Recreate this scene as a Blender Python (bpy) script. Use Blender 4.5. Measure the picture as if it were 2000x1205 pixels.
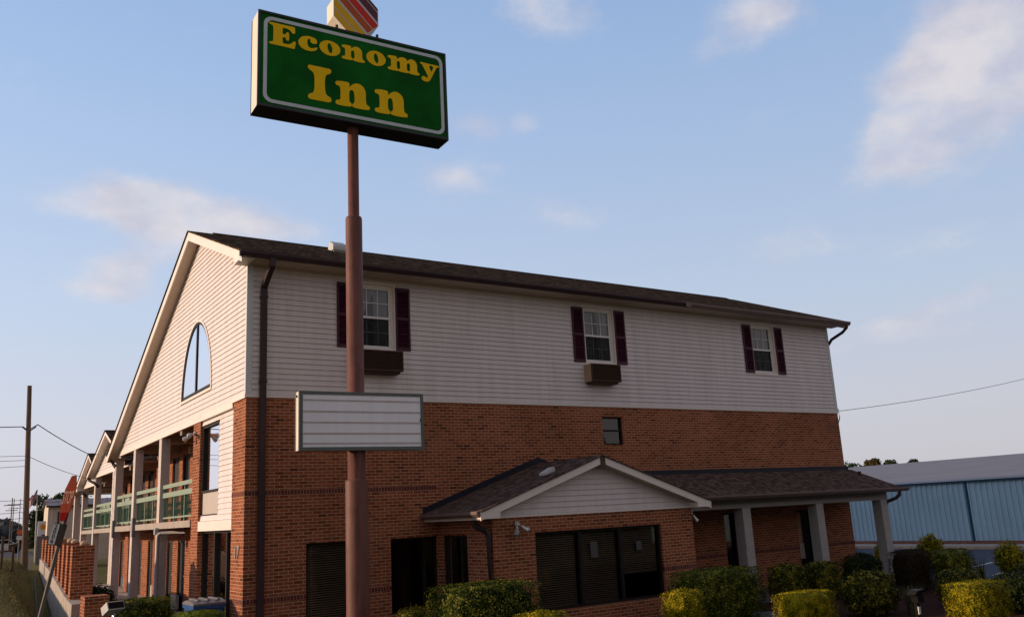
import bpy, bmesh, math, random
import mathutils, mathutils.geometry
from mathutils import Vector, Matrix
R = math.radians
random.seed(11)
S = bpy.context.scene
COL = S.collection
for o in list(bpy.data.objects): bpy.data.objects.remove(o)

# ------------------------------------------------------------------ camera
cam_d = bpy.data.cameras.new('camera'); cam = bpy.data.objects.new('camera', cam_d); COL.objects.link(cam)
a_, b_, r_ = R(33.968), R(13.061), R(-3.0107)
fw = Vector((math.sin(a_)*math.cos(b_), math.cos(a_)*math.cos(b_), math.sin(b_)))
rt = Vector((math.cos(a_), -math.sin(a_), 0)); up = rt.cross(fw)
r2 = rt*math.cos(r_) + up*math.sin(r_); u2 = up*math.cos(r_) - rt*math.sin(r_)
M = Matrix((r2, u2, -fw)).transposed().to_4x4(); M.translation = Vector((-5.385, -17.8647, 2.3215))
cam.matrix_world = M
cam_d.sensor_width = 36; cam_d.lens = 36*1717.576/2000
cam_d.clip_start = 0.1; cam_d.clip_end = 3000
S.camera = cam
S.render.resolution_x = 1024; S.render.resolution_y = 616

# ------------------------------------------------------------------ colour management
S.view_settings.view_transform = 'Standard'; S.view_settings.look = 'None'
S.view_settings.exposure = 0.0; S.view_settings.gamma = 1.0

# ------------------------------------------------------------------ sun and sky
SUN_EL = R(13.5); SUN_AZ = R(-60.0)          # azimuth from +Y towards +X
sd = Vector((math.sin(SUN_AZ)*math.cos(SUN_EL), math.cos(SUN_AZ)*math.cos(SUN_EL), math.sin(SUN_EL)))
sun_d = bpy.data.lights.new('sun', 'SUN'); sun_d.energy = 4.3; sun_d.angle = R(0.7); sun_d.color = (1.0, 0.74, 0.52)
sun = bpy.data.objects.new('sun', sun_d); COL.objects.link(sun)
sun.rotation_euler = (-sd).to_track_quat('-Z', 'Y').to_euler(); sun.location = (-40, 10, 30)

W = bpy.data.worlds.new("World"); S.world = W; W.use_nodes = True
nt = W.node_tree; nt.nodes.clear()
def nn(t, ty, **kw):
    n = t.nodes.new(ty)
    for k, v in kw.items(): setattr(n, k, v)
    return n
def math_n(t, op, a, b=None, c=None, clamp=False):
    n = nn(t, 'ShaderNodeMath', operation=op); n.use_clamp = clamp
    for i, v in enumerate((a, b, c)):
        if v is None: continue
        if isinstance(v, (int, float)): n.inputs[i].default_value = v
        else: t.links.new(v, n.inputs[i])
    return n.outputs[0]
def ramp_n(t, fac, stops):
    n = nn(t, 'ShaderNodeValToRGB'); e = n.color_ramp.elements
    while len(e) < len(stops): e.new(0.5)
    for i, (p, c) in enumerate(stops):
        e[i].position = p; e[i].color = (*c, 1) if len(c) == 3 else c
    t.links.new(fac, n.inputs[0]); return n.outputs[0]
def mix_n(t, fac, a, b, mode='MIX'):
    n = nn(t, 'ShaderNodeMix', data_type='RGBA', blend_type=mode)
    for s, v in ((0, fac), (6, a), (7, b)):
        if isinstance(v, (int, float)): n.inputs[s].default_value = v
        elif isinstance(v, tuple): n.inputs[s].default_value = (*v[:3], 1)
        else: t.links.new(v, n.inputs[s])
    return n.outputs[2]
tc = nn(nt, 'ShaderNodeTexCoord'); sep = nn(nt, 'ShaderNodeSeparateXYZ'); nt.links.new(tc.outputs['Generated'], sep.inputs[0])
sky = nn(nt, 'ShaderNodeTexSky', sky_type='NISHITA'); sky.sun_disc = False
sky.sun_elevation = SUN_EL; sky.sun_rotation = SUN_AZ; sky.dust_density = 2.0; sky.air_density = 1.0
skyc = mix_n(nt, 1.0, sky.outputs[0], (0.10, 0.10, 0.10), 'MULTIPLY')
grad = ramp_n(nt, sep.outputs[2], [(0.0, (0.67, 0.64, 0.69)), (0.10, (0.66, 0.675, 0.77)), (0.22, (0.565, 0.67, 0.85)), (0.39, (0.435, 0.58, 0.84)), (0.53, (0.34, 0.50, 0.79)), (1.0, (0.20, 0.33, 0.62))])
azf = math_n(nt, 'MULTIPLY_ADD', sep.outputs[0], -0.15, 1.07)
gradc = mix_n(nt, 1.0, grad, azf, 'MULTIPLY')
base = mix_n(nt, 0.88, skyc, gradc)
# away from the sunset the dusk sky is dimmer and pinker
back = nn(nt, 'ShaderNodeMapRange'); back.interpolation_type = 'SMOOTHSTEP'; nt.links.new(sep.outputs[1], back.inputs[0]); back.inputs[1].default_value = 0.25; back.inputs[2].default_value = -0.45
base = mix_n(nt, back.outputs[0], base, mix_n(nt, 0.25, (0.37, 0.305, 0.285), gradc))
# clouds: soft banks placed by direction, broken up by noise
def dir_px(px, py):
    d = fw + r2*((px-1000)/1717.576) - u2*((py-602.5)/1717.576); return d.normalized()
noise = nn(nt, 'ShaderNodeTexNoise'); noise.inputs['Scale'].default_value = 9.0; noise.inputs['Detail'].default_value = 12.0; noise.inputs['Roughness'].default_value = 0.66
mp = nn(nt, 'ShaderNodeMapping'); mp.inputs['Scale'].default_value = (1, 1, 1.7); nt.links.new(tc.outputs['Generated'], mp.inputs[0]); nt.links.new(mp.outputs[0], noise.inputs['Vector'])
total = None
for (px, py, rx, ry, rot, amp) in [(1930, 120, 130, 105, -48, 1.5), (1830, 200, 120, 85, -40, 1.2), (1755, 270, 90, 55, -35, .8), (300, 400, 105, 48, 8, 1.0), (430, 420, 150, 40, 10, .7), (560, 450, 90, 26, 5, .55), (235, 530, 60, 30, -5, .95), (225, 575, 85, 22, 0, .75), (320, 470, 90, 50, 0, .6), (130, 405, 110, 26, 5, .5),
                                   (1490, 30, 90, 42, 10, .85), (1390, 100, 60, 30, 0, .6), (930, 245, 70, 32, 5, .75), (1030, 240, 30, 26, 0, .6), (885, 345, 90, 48, 10, .65), (1080, 30, 110, 60, 30, .62), (1110, 420, 70, 34, 0, .6), (1640, 480, 130, 34, 5, .5),
                                   (1830, 485, 90, 34, 0, .55), (1800, 610, 190, 24, -10, .75), (1560, 700, 130, 25, 0, .4), (1850, 645, 90, 20, 0, .55), (20, 150, 60, 60, 0, .4), (450, 180, 90, 40, 0, .25), (640, 560, 120, 40, 0, .3)]:
    c = dir_px(px, py); r1 = c.cross(Vector((0, 0, 1))).normalized(); w1 = r1.cross(c)
    cr, sr = math.cos(R(rot)), math.sin(R(rot)); e1 = r1*cr + w1*sr*-1; e2 = r1*sr + w1*cr
    def dotn(v):
        n = nn(nt, 'ShaderNodeVectorMath', operation='DOT_PRODUCT'); nt.links.new(tc.outputs['Generated'], n.inputs[0]); n.inputs[1].default_value = v; return n.outputs['Value']
    u = math_n(nt, 'MULTIPLY_ADD', dotn(e1), 1717.0/rx, -c.dot(e1)*1717.0/rx); v = math_n(nt, 'MULTIPLY_ADD', dotn(e2), 1717.0/ry, -c.dot(e2)*1717.0/ry)
    d2 = math_n(nt, 'ADD', math_n(nt, 'MULTIPLY', u, u), math_n(nt, 'MULTIPLY', v, v))
    front = math_n(nt, 'GREATER_THAN', dotn(c), 0.3)
    g = math_n(nt, 'MULTIPLY', math_n(nt, 'MULTIPLY', math_n(nt, 'EXPONENT', math_n(nt, 'MULTIPLY', d2, -0.9)), amp), front)
    total = g if total is None else math_n(nt, 'ADD', total, g)
tcl = math_n(nt, 'MINIMUM', total, 1.0)
dens = math_n(nt, 'MULTIPLY_ADD', math_n(nt, 'SUBTRACT', noise.outputs['Fac'], 0.5), 2.0, tcl)
dm = nn(nt, 'ShaderNodeMapRange'); dm.interpolation_type = 'SMOOTHSTEP'; nt.links.new(dens, dm.inputs[0]); dm.inputs[1].default_value = 0.18; dm.inputs[2].default_value = 1.35
dens = math_n(nt, 'MULTIPLY', dm.outputs[0], 0.80)
cn = nn(nt, 'ShaderNodeTexNoise'); cn.inputs['Scale'].default_value = 16.0; cn.inputs['Detail'].default_value = 8.0; nt.links.new(mp.outputs[0], cn.inputs['Vector'])
cloudc = ramp_n(nt, cn.outputs['Fac'], [(0.35, (0.60, 0.575, 0.66)), (0.62, (0.80, 0.74, 0.74))])
fin = mix_n(nt, dens, base, cloudc)
# ground half of the world stays dim
gr = math_n(nt, 'MULTIPLY_ADD', sep.outputs[2], 12.0, 1.0, clamp=True)
fin = mix_n(nt, gr, (0.12, 0.10, 0.085), fin)
bg = nn(nt, 'ShaderNodeBackground'); nt.links.new(fin, bg.inputs[0]); bg.inputs[1].default_value = 1.0
wo = nn(nt, 'ShaderNodeOutputWorld'); nt.links.new(bg.outputs[0], wo.inputs[0])

# ------------------------------------------------------------------ materials
MATS = {}
def new_mat(name):
    m = bpy.data.materials.new(name); m.use_nodes = True; t = m.node_tree; t.nodes.clear()
    out = nn(t, 'ShaderNodeOutputMaterial'); p = nn(t, 'ShaderNodeBsdfPrincipled'); t.links.new(p.outputs[0], out.inputs[0]); MATS[name] = m
    return m, t, p, out
def uvn(t): return nn(t, 'ShaderNodeUVMap').outputs[0]
def objn(t): return nn(t, 'ShaderNodeNewGeometry').outputs['Position']
def noise_n(t, vec, scale, detail=4, rough=.55):
    n = nn(t, 'ShaderNodeTexNoise'); n.inputs['Scale'].default_value = scale; n.inputs['Detail'].default_value = detail; n.inputs['Roughness'].default_value = rough
    t.links.new(vec, n.inputs['Vector']); return n.outputs['Fac']
def bump_n(t, p, h, strength, dist):
    b = nn(t, 'ShaderNodeBump'); b.inputs['Strength'].default_value = strength; b.inputs['Distance'].default_value = dist
    t.links.new(h, b.inputs['Height']); t.links.new(b.outputs[0], p.inputs['Normal'])
def paint(name, col, rough=.5, var=.12, scale=6, metal=0, bump=.0, spec=.22, streak=False):
    m, t, p, o = new_mat(name); v = objn(t)
    if streak:
        mpn = nn(t, 'ShaderNodeMapping'); mpn.inputs['Scale'].default_value = (3, 3, .35); t.links.new(v, mpn.inputs[0]); vv = mpn.outputs[0]
    else: vv = v
    f = noise_n(t, vv, scale, 6, .65)
    lo = tuple(c*(1-var) for c in col); hi = tuple(min(1, c*(1+var)) for c in col)
    t.links.new(ramp_n(t, f, [(.3, lo), (.7, hi)]), p.inputs['Base Color'])
    p.inputs['Roughness'].default_value = rough; p.inputs['Metallic'].default_value = metal; p.inputs['Specular IOR Level'].default_value = spec
    if bump: bump_n(t, p, noise_n(t, v, scale*12, 5), bump, .01)
    return m
def brick_mat(name, bw, bh, off, c1, c2, mort):
    m, t, p, o = new_mat(name); uv = uvn(t)
    b = nn(t, 'ShaderNodeTexBrick'); t.links.new(uv, b.inputs['Vector']); b.offset = off; b.squash = 1
    b.inputs['Scale'].default_value = 1; b.inputs['Brick Width'].default_value = bw; b.inputs['Row Height'].default_value = bh
    b.inputs['Mortar Size'].default_value = .0056; b.inputs['Mortar Smooth'].default_value = .25; b.inputs['Bias'].default_value = 0
    b.inputs['Color1'].default_value = (0, 0, 0, 1); b.inputs['Color2'].default_value = (1, 1, 1, 1); b.inputs['Mortar'].default_value = (.5, .5, .5, 1)
    bc = ramp_n(t, b.outputs['Color'], [(0, tuple(x*.55 for x in c1)), (.05, tuple(x*.9 for x in c1)), (.2, c1), (.6, c2), (.95, tuple(x*1.08 for x in c2)), (1, tuple(x*.85 for x in c2))])
    nf = noise_n(t, uv, 34, 4, .7); big = noise_n(t, uv, .55, 4)
    bc = mix_n(t, .6, bc, ramp_n(t, nf, [(.3, (.62, .62, .62)), (.7, (1.25, 1.25, 1.25))]), 'MULTIPLY')
    mc = mix_n(t, .5, mort, ramp_n(t, noise_n(t, uv, 9, 3), [(.3, (.7, .7, .7)), (.7, (1.2, 1.2, 1.2))]), 'MULTIPLY')
    c = mix_n(t, b.outputs['Fac'], bc, mc)
    c = mix_n(t, .55, c, ramp_n(t, big, [(.3, (.70, .68, .66)), (.7, (1.2, 1.18, 1.16))]), 'MULTIPLY')
    t.links.new(c, p.inputs['Base Color']); p.inputs['Roughness'].default_value = .9; p.inputs['Specular IOR Level'].default_value = .08
    h = math_n(t, 'SUBTRACT', math_n(t, 'MULTIPLY', nf, .35), b.outputs['Fac']); bump_n(t, p, h, .8, .006)
    return m
BR1, BR2, MO = (.225, .062, .025), (.315, .094, .040), (.55, .38, .26)
brick = brick_mat('brick', .2032, .0678, .5, BR1, BR2, MO)
rowl = brick_mat('brick_rowlock', .0678, .1017, 0, (.12, .03, .022), (.17, .042, .028), (.36, .24, .18))
def shingle_mat(name, c1, c2):
    m, t, p, o = new_mat(name); uv = uvn(t)
    b = nn(t, 'ShaderNodeTexBrick'); t.links.new(uv, b.inputs['Vector']); b.offset = .37; b.offset_frequency = 3
    b.inputs['Scale'].default_value = 1; b.inputs['Brick Width'].default_value = .16; b.inputs['Row Height'].default_value = .14; b.inputs['Mortar Size'].default_value = .008; b.inputs['Mortar Smooth'].default_value = .4
    b.inputs['Color1'].default_value = (*c1, 1); b.inputs['Color2'].default_value = (*c2, 1); b.inputs['Mortar'].default_value = (*[x*.35 for x in c1], 1)
    n1 = noise_n(t, uv, 5, 5, .7); n2 = noise_n(t, uv, 90, 2)
    c = mix_n(t, .8, b.outputs['Color'], ramp_n(t, n1, [(.36, (.28, .28, .28)), (.64, (1.9, 1.8, 1.7))]), 'MULTIPLY')
    c = mix_n(t, .6, c, ramp_n(t, n2, [(.3, (.6, .6, .6)), (.7, (1.4, 1.4, 1.4))]), 'MULTIPLY')
    t.links.new(c, p.inputs['Base Color']); p.inputs['Roughness'].default_value = 1; p.inputs['Specular IOR Level'].default_value = 0
    bump_n(t, p, math_n(t, 'SUBTRACT', n2, math_n(t, 'MULTIPLY', b.outputs['Fac'], 2.5)), .7, .01)
    return m
shingle = shingle_mat('roof_shingle_main', (.030, .021, .016), (.105, .070, .048))
shingle_p = shingle_mat('roof_shingle_porch', (.085, .056, .048), (.125, .086, .074))
siding = paint('vinyl_siding', (.70, .62, .59), .55, .08, 1.2, streak=True, spec=.3)
st_ = siding.node_tree; sp_ = [n for n in st_.nodes if n.type == 'BSDF_PRINCIPLED'][0]; src_ = sp_.inputs['Base Color'].links[0].from_socket
gmp = nn(st_, 'ShaderNodeMapping'); gmp.inputs['Scale'].default_value = (7, 7, .5); st_.links.new(objn(st_), gmp.inputs[0])
gr2 = math_n(st_, 'MULTIPLY', math_n(st_, 'SUBTRACT', noise_n(st_, gmp.outputs[0], 1.0, 6, .7), .50), 5.0, clamp=True)
st_.links.new(mix_n(st_, math_n(st_, 'MULTIPLY', gr2, .16), src_, (.30, .26, .23)), sp_.inputs['Base Color'])   # rain streaks on the vinyl
trim = paint('white_trim', (.80, .70, .62), .5, .05, 2, spec=.3)
cornerm = paint('corner_trim', (.60, .62, .60), .5, .05, 2)
soffitm = paint('soffit', (.56, .45, .36), .6, .07, 3, spec=.2)
gutterm = paint('gutter_brown', (.050, .028, .030), .35, .15, 4)
gutter2 = paint('gutter_faded', (.17, .115, .10), .5, .15, 4)
shutm = paint('shutter_maroon', (.060, .013, .028), .45, .12, 8)
bronze = paint('bronze_frame', (.018, .013, .011), .6, .2, 8, spec=.15)
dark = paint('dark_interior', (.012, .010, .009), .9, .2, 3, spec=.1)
darkdoor = paint('dark_door', (.020, .012, .010), .6, .3, 3, spec=.2)
acm = paint('ac_brown', (.070, .036, .022), .6, .2, 20)
aclight = paint('ac_case_side', (.42, .27, .17), .6, .1, 8)
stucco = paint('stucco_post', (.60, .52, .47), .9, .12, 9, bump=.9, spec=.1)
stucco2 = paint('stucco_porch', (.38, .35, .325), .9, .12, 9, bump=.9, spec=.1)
beamm = paint('porch_beam', (.26, .225, .205), .7, .1, 4)
concrete = paint('concrete', (.40, .34, .285), .9, .18, 3, bump=.5, spec=.1)
green_l = paint('rail_board_green', (.25, .31, .22), .55, .08, 5)
green_d = paint('rail_baluster_green', (.045, .15, .09), .5, .15, 6)
white = paint('white_paint', (.78, .76, .72), .45, .05, 5)
curtain = paint('curtain_cloth', (.62, .62, .60), .9, .2, 3)
screenm = paint('window_screen', (.10, .11, .115), .8, .25, 30, spec=.1)
blindm = paint('blind_slat', (.46, .39, .32), .5, .25, 1.0)
# weathered brown steel
polem = paint('pole_paint', (.155, .060, .042), .6, .30, 3, bump=.15, streak=True)
alum = paint('sign_frame_grey', (.135, .145, .13), .45, .12, 5)
alum_d = paint('sign_frame_dark', (.035, .040, .042), .4, .2, 5)
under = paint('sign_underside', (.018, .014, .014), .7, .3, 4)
sgreen = paint('sign_green', (.003, .10, .008), .6, .35, 1.0, spec=.08)
syellow = paint('sign_yellow', (.90, .54, .006), .6, .06, 3, spec=.1)
swhite = paint('sign_white', (.58, .60, .62), .4, .08, 4)
scream = paint('sign_side_cream', (.74, .64, .50), .55, .1, 4, streak=True)
mwhite = paint('marquee_white', (.90, .87, .86), .4, .05, 2, streak=True)
mstrip = paint('marquee_strip', (.56, .47, .44), .5, .15, 6)
bluem, t, p, o = new_mat('blue_metal_siding')
t.links.new(ramp_n(t, noise_n(t, objn(t), .8, 5), [(.3, (.40, .54, .60)), (.7, (.46, .61, .67))]), p.inputs['Base Color']); p.inputs['Roughness'].default_value = .5
bluetrim = paint('blue_trim', (.02, .07, .11), .5)
metroof = paint('metal_roof_grey', (.30, .235, .22), .65, .12, .8)
beigem = paint('beige_metal', (.62, .51, .40), .6, .06, 2)
asphalt = paint('asphalt', (.060, .066, .085), .9, .25, 5, bump=.4, spec=.1)
roadm = paint('road_asphalt', (.11, .105, .11), 1, .15, 2, spec=0)
pave = paint('pavement_concrete', (.10, .095, .098), .9, .2, 2, bump=.4, spec=.1)
mulch = paint('mulch', (.045, .018, .012), .95, .6, 25, bump=1, spec=.05)
whiteline = paint('line_paint', (.5, .5, .5), .8, .2, 8)
wood = paint('pole_wood', (.17, .115, .085), .9, .3, 6, bump=.6, streak=True, spec=.1)
woodpost = paint('sign_post_steel', (.14, .115, .095), .7, .2, 6)
redm = paint('sign_red', (.125, .026, .016), .95, .25, 9, spec=0)
redback = paint('sign_red_dark', (.09, .006, .006), .95, .2, 9, spec=0)
stopwhite = paint('sign_letter_white', (.26, .17, .13), .95, .2, 9, spec=0)
bluebin = paint('bin_blue', (.030, .085, .24), .4, .15, 6)
binlid = paint('bin_lid_grey', (.16, .15, .16), .5, .15, 6)
lampm = paint('lamp_metal', (.55, .52, .48), .3, .1, 9, metal=.7)
lampglass = paint('lamp_bulb', (.50, .50, .48), .12, .05, 9)
orange = paint('orange_sign', (.85, .16, .04), .5)
cable = paint('cable_black', (.03, .03, .033), .7)
bark = paint('bark', (.10, .07, .05), .95, .3, 8, bump=.8, spec=.1)
stonem = paint('sandstone', (.50, .36, .24), .9, .25, 5, bump=.8)
brickfar = brick_mat('brick_far', .2032, .0678, .5, (.25, .09, .06), (.33, .12, .08), (.45, .32, .25))
flashm = paint('flashing_black', (.012, .012, .020), .5, .2, 3)
ceilm = paint('walkway_ceiling', (.30, .225, .175), .8, .1, 2, spec=.1)
acwhite = paint('ac_white', (.55, .53, .50), .5, .1, 6)
def glass_mat(name, base, ior, tint=(1, 1, 1), rough=.01, refl_tint=(1, 1, 1)):
    m = bpy.data.materials.new(name); m.use_nodes = True; t = m.node_tree; t.nodes.clear()
    out = nn(t, 'ShaderNodeOutputMaterial'); tr = nn(t, 'ShaderNodeBsdfTransparent'); tr.inputs[0].default_value = (*tint, 1)
    gl = nn(t, 'ShaderNodeBsdfGlossy'); gl.inputs['Roughness'].default_value = rough; gl.inputs[0].default_value = (*refl_tint, 1)
    fr = nn(t, 'ShaderNodeFresnel'); fr.inputs[0].default_value = ior
    f = math_n(t, 'MULTIPLY_ADD', fr.outputs[0], 1.0-base, base, clamp=True)
    mx = nn(t, 'ShaderNodeMixShader'); t.links.new(f, mx.inputs[0]); t.links.new(tr.outputs[0], mx.inputs[1]); t.links.new(gl.outputs[0], mx.inputs[2]); t.links.new(mx.outputs[0], out.inputs[0]); return m
glass = glass_mat('window_glass', .03, 1.5, (.55, .55, .56))
glassdk = glass_mat('tinted_glass', .0, 1.35, (.50, .47, .45), .02)
glassmid = glass_mat('plain_glass', .04, 1.5, (.35, .35, .35), .01)
glassref = glass_mat('reflective_glass', .55, 1.7, (.25, .25, .27), .015, (.95, .96, 1))
# foliage: colour varies leaf by leaf
def leaf_mat(name, cols, rough=.6):
    m, t, p, o = new_mat(name); g = nn(t, 'ShaderNodeNewGeometry')
    n = noise_n(t, g.outputs['Position'], 7.0, 4, .65); f = math_n(t, 'MULTIPLY_ADD', n, 1.7, math_n(t, 'MULTIPLY_ADD', g.outputs['Random Per Island'], .65, -.70))
    k = len(cols); c = ramp_n(t, f, [(i/(k-1)*.8+.1, cc) for i, cc in enumerate(cols)])
    t.links.new(c, p.inputs['Base Color']); p.inputs['Roughness'].default_value = rough; p.inputs['Specular IOR Level'].default_value = .06
    tl = nn(t, 'ShaderNodeBsdfTranslucent'); t.links.new(c, tl.inputs[0]); mx = nn(t, 'ShaderNodeMixShader'); mx.inputs[0].default_value = .22
    t.links.new(p.outputs[0], mx.inputs[1]); t.links.new(tl.outputs[0], mx.inputs[2]); t.links.new(mx.outputs[0], o.inputs[0]); return m
lf_box = leaf_mat('leaf_boxwood', [(.010, .018, .004), (.040, .060, .008), (.14, .145, .015), (.46, .38, .06)])
lf_gold = leaf_mat('leaf_gold', [(.030, .038, .003), (.14, .13, .005), (.38, .29, .010), (.62, .46, .018)])
lf_mix = leaf_mat('leaf_mixed', [(.010, .017, .004), (.036, .048, .008), (.15, .135, .016), (.42, .31, .04)])
lf_dark = leaf_mat('leaf_dark', [(.006, .010, .004), (.014, .022, .006), (.030, .042, .009), (.055, .060, .014)])
lf_red = leaf_mat('leaf_barberry', [(.008, .006, .005), (.022, .010, .007), (.040, .024, .010), (.030, .034, .010)])
lf_lime = leaf_mat('leaf_lime', [(.03, .055, .005), (.09, .13, .008), (.17, .21, .012), (.28, .28, .025)])
lf_tree = leaf_mat('leaf_tree', [(.012, .022, .008), (.026, .044, .014), (.048, .068, .022), (.085, .095, .035)])
lf_autumn = leaf_mat('leaf_tree_warm', [(.030, .030, .012), (.070, .060, .022), (.13, .095, .032), (.20, .13, .045)])
lf_far = leaf_mat('leaf_far', [(.075, .085, .09), (.085, .095, .10), (.095, .105, .11)])  # distance haze is put into the leaf colour as grey-blue
lf_grass = leaf_mat('blade_tan', [(.05, .06, .02), (.12, .11, .05), (.24, .19, .12)])

# ------------------------------------------------------------------ mesh builder
class MB:
    def __init__(s): s.v = []; s.f = []; s.uv = []
    def quad(s, *ps, uv=None):
        i = len(s.v); s.v += [tuple(p) for p in ps]; s.f.append(tuple(range(i, i+len(ps)))); s.uv.append(uv); return s
    def box(s, x0, x1, y0, y1, z0, z1):
        if x0 > x1: x0, x1 = x1, x0
        if y0 > y1: y0, y1 = y1, y0
        a = [(x0, y0, z0), (x1, y0, z0), (x1, y1, z0), (x0, y1, z0), (x0, y0, z1), (x1, y0, z1), (x1, y1, z1), (x0, y1, z1)]
        for f in ((0, 1, 5, 4), (1, 2, 6, 5), (2, 3, 7, 6), (3, 0, 4, 7), (4, 5, 6, 7), (3, 2, 1, 0)): s.quad(*[a[k] for k in f])
        return s
    def obox(s, c, dx, dy, dz, mat):
        a = [mat @ Vector((sx*dx/2, sy*dy/2, sz*dz/2)) + Vector(c) for sz in (-1, 1) for sx, sy in ((-1, -1), (1, -1), (1, 1), (-1, 1))]
        for f in ((0, 1, 5, 4), (1, 2, 6, 5), (2, 3, 7, 6), (3, 0, 4, 7), (4, 5, 6, 7), (3, 2, 1, 0)): s.quad(*[a[k] for k in f])
        return s
    def prism(s, pts, axis, a, b):
        """polygon pts (2D) extruded along axis from a to b"""
        def P(q, w): return (w, q[0], q[1]) if axis == 'x' else ((q[0], w, q[1]) if axis == 'y' else (q[0], q[1], w))
        s.quad(*[P(q, a) for q in pts]); s.quad(*[P(q, b) for q in reversed(pts)])
        for i in range(len(pts)):
            q, r = pts[i], pts[(i+1) % len(pts)]; s.quad(P(q, a), P(q, b), P(r, b), P(r, a))
        return s
    def tube(s, path, r, n=8, cap=True):
        path = [Vector(p) for p in path]; rr = r if isinstance(r, (list, tuple)) else [r]*len(path); rings = []
        for i, p in enumerate(path):
            d = (path[min(i+1, len(path)-1)] - path[max(i-1, 0)]).normalized()
            u = d.cross(Vector((0, 0, 1)));
            if u.length < .01: u = d.cross(Vector((0, 1, 0)))
            u.normalize(); w = d.cross(u)
            rings.append([p + (u*math.cos(2*math.pi*k/n) + w*math.sin(2*math.pi*k/n))*rr[i] for k in range(n)])
        base = len(s.v)
        for rg in rings: s.v += [tuple(q) for q in rg]
        for i in range(len(rings)-1):
            for k in range(n):
                s.f.append((base+i*n+k, base+i*n+(k+1) % n, base+(i+1)*n+(k+1) % n, base+(i+1)*n+k)); s.uv.append(None)
        if cap: s.f.append(tuple(base+k for k in range(n))); s.uv.append(None); s.f.append(tuple(base+(len(rings)-1)*n+k for k in reversed(range(n)))); s.uv.append(None)
        return s
    def lathe(s, prof, c, n=20, axis='z'):
        base = len(s.v)
        for r, h in prof:
            for k in range(n):
                a = 2*math.pi*k/n; q = (r*math.cos(a), r*math.sin(a), h)
                if axis == 'y': q = (q[0], q[2], q[1])
                s.v.append((c[0]+q[0], c[1]+q[1], c[2]+q[2]))
        for i in range(len(prof)-1):
            for k in range(n): s.f.append((base+i*n+k, base+i*n+(k+1) % n, base+(i+1)*n+(k+1) % n, base+(i+1)*n+k)); s.uv.append(None)
        return s
    def build(s, name, mat, parent=None, origin=None, smooth=False, uv=True):
        if origin is None: origin = parent['_o'] if parent is not None else (0, 0, 0)
        ox, oy, oz = origin
        me = bpy.data.meshes.new(name); me.from_pydata([(x-ox, y-oy, z-oz) for x, y, z in s.v], [], s.f)
        if uv:
            L = me.uv_layers.new(name='UVMap').data
            for p, cu in zip(me.polygons, s.uv):
                n = p.normal
                for j, li in enumerate(p.loop_indices):
                    if cu is not None: L[li].uv = cu[j]; continue
                    x, y, z = s.v[me.loops[li].vertex_index]
                    if abs(n.z) > .75: L[li].uv = (x, y)
                    elif abs(n.x) > abs(n.y): L[li].uv = (y, z)
                    else: L[li].uv = (x, z)
        if isinstance(mat, (list, tuple)):
            for k in mat: me.materials.append(k)
        else: me.materials.append(mat)
        if smooth:
            for p in me.polygons: p.use_smooth = True
        o = bpy.data.objects.new(name, me); COL.objects.link(o)
        if parent is not None: o.parent = parent
        else: o.location = origin
        o['_o'] = tuple(origin)
        return o
def tag(o, label=None, cat=None, group=None, kind=None):
    if label: o['label'] = label
    if cat: o['category'] = cat
    if group: o['group'] = group
    if kind: o['kind'] = kind
    return o
def thing(name, label, cat, loc, group=None):
    o = bpy.data.objects.new(name, None); COL.objects.link(o); o.location = loc; o['_o'] = tuple(loc); o.empty_display_size = .2
    return tag(o, label, cat, group)
def smooth_loop(pts, n=6):
    out = []; L = len(pts)
    for i in range(L):
        p0, p1, p2, p3 = pts[i-1], pts[i], pts[(i+1) % L], pts[(i+2) % L]
        for k in range(n):
            t_ = k/n; q = []
            for a in range(2):
                q.append(.5*((2*p1[a]) + (-p0[a]+p2[a])*t_ + (2*p0[a]-5*p1[a]+4*p2[a]-p3[a])*t_*t_ + (-p0[a]+3*p1[a]-3*p2[a]+p3[a])*t_**3))
            out.append(tuple(q))
    return out
def curve_mesh(name, loops, ext, mat, parent, mat4):
    """flat shapes with holes: closed 2D loops filled and extruded, then placed by mat4 (in parent's frame)"""
    allp = [q for lp in loops for q in lp]; N_ = len(allp)
    tris = mathutils.geometry.tessellate_polygon([[Vector((x, y, 0)) for x, y in lp] for lp in loops])
    vs = [(x, y, ext) for x, y in allp] + [(x, y, -ext) for x, y in allp]; fs = [tuple(t_) for t_ in tris]; k = 0
    for lp in loops:
        for i in range(len(lp)): a_i, b_i = k+i, k+(i+1) % len(lp); fs.append((a_i, b_i, b_i+N_, a_i+N_))
        k += len(lp)
    me = bpy.data.meshes.new(name); me.from_pydata(vs, [], fs); me.transform(mat4); me.materials.append(mat)
    o = bpy.data.objects.new(name, me); COL.objects.link(o)
    if parent is not None: o.parent = parent; o['_o'] = tuple(parent['_o'])
    return o
def text_mesh(name, txt, size, ext, mat, parent, mat4, bold=0.0, spacing=1.0):
    c = bpy.data.curves.new(name, 'FONT'); c.body = txt; c.size = size; c.extrude = ext; c.offset = bold; c.align_x = 'CENTER'; c.align_y = 'CENTER'; c.space_character = spacing
    tmp = bpy.data.objects.new('tmp', c); COL.objects.link(tmp)
    me = bpy.data.meshes.new_from_object(tmp); bpy.data.objects.remove(tmp); me.transform(mat4); me.name = name
    me.materials.clear(); me.materials.append(mat)
    o = bpy.data.objects.new(name, me); COL.objects.link(o); o.parent = parent; o['_o'] = tuple(parent['_o'])
    return o

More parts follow.
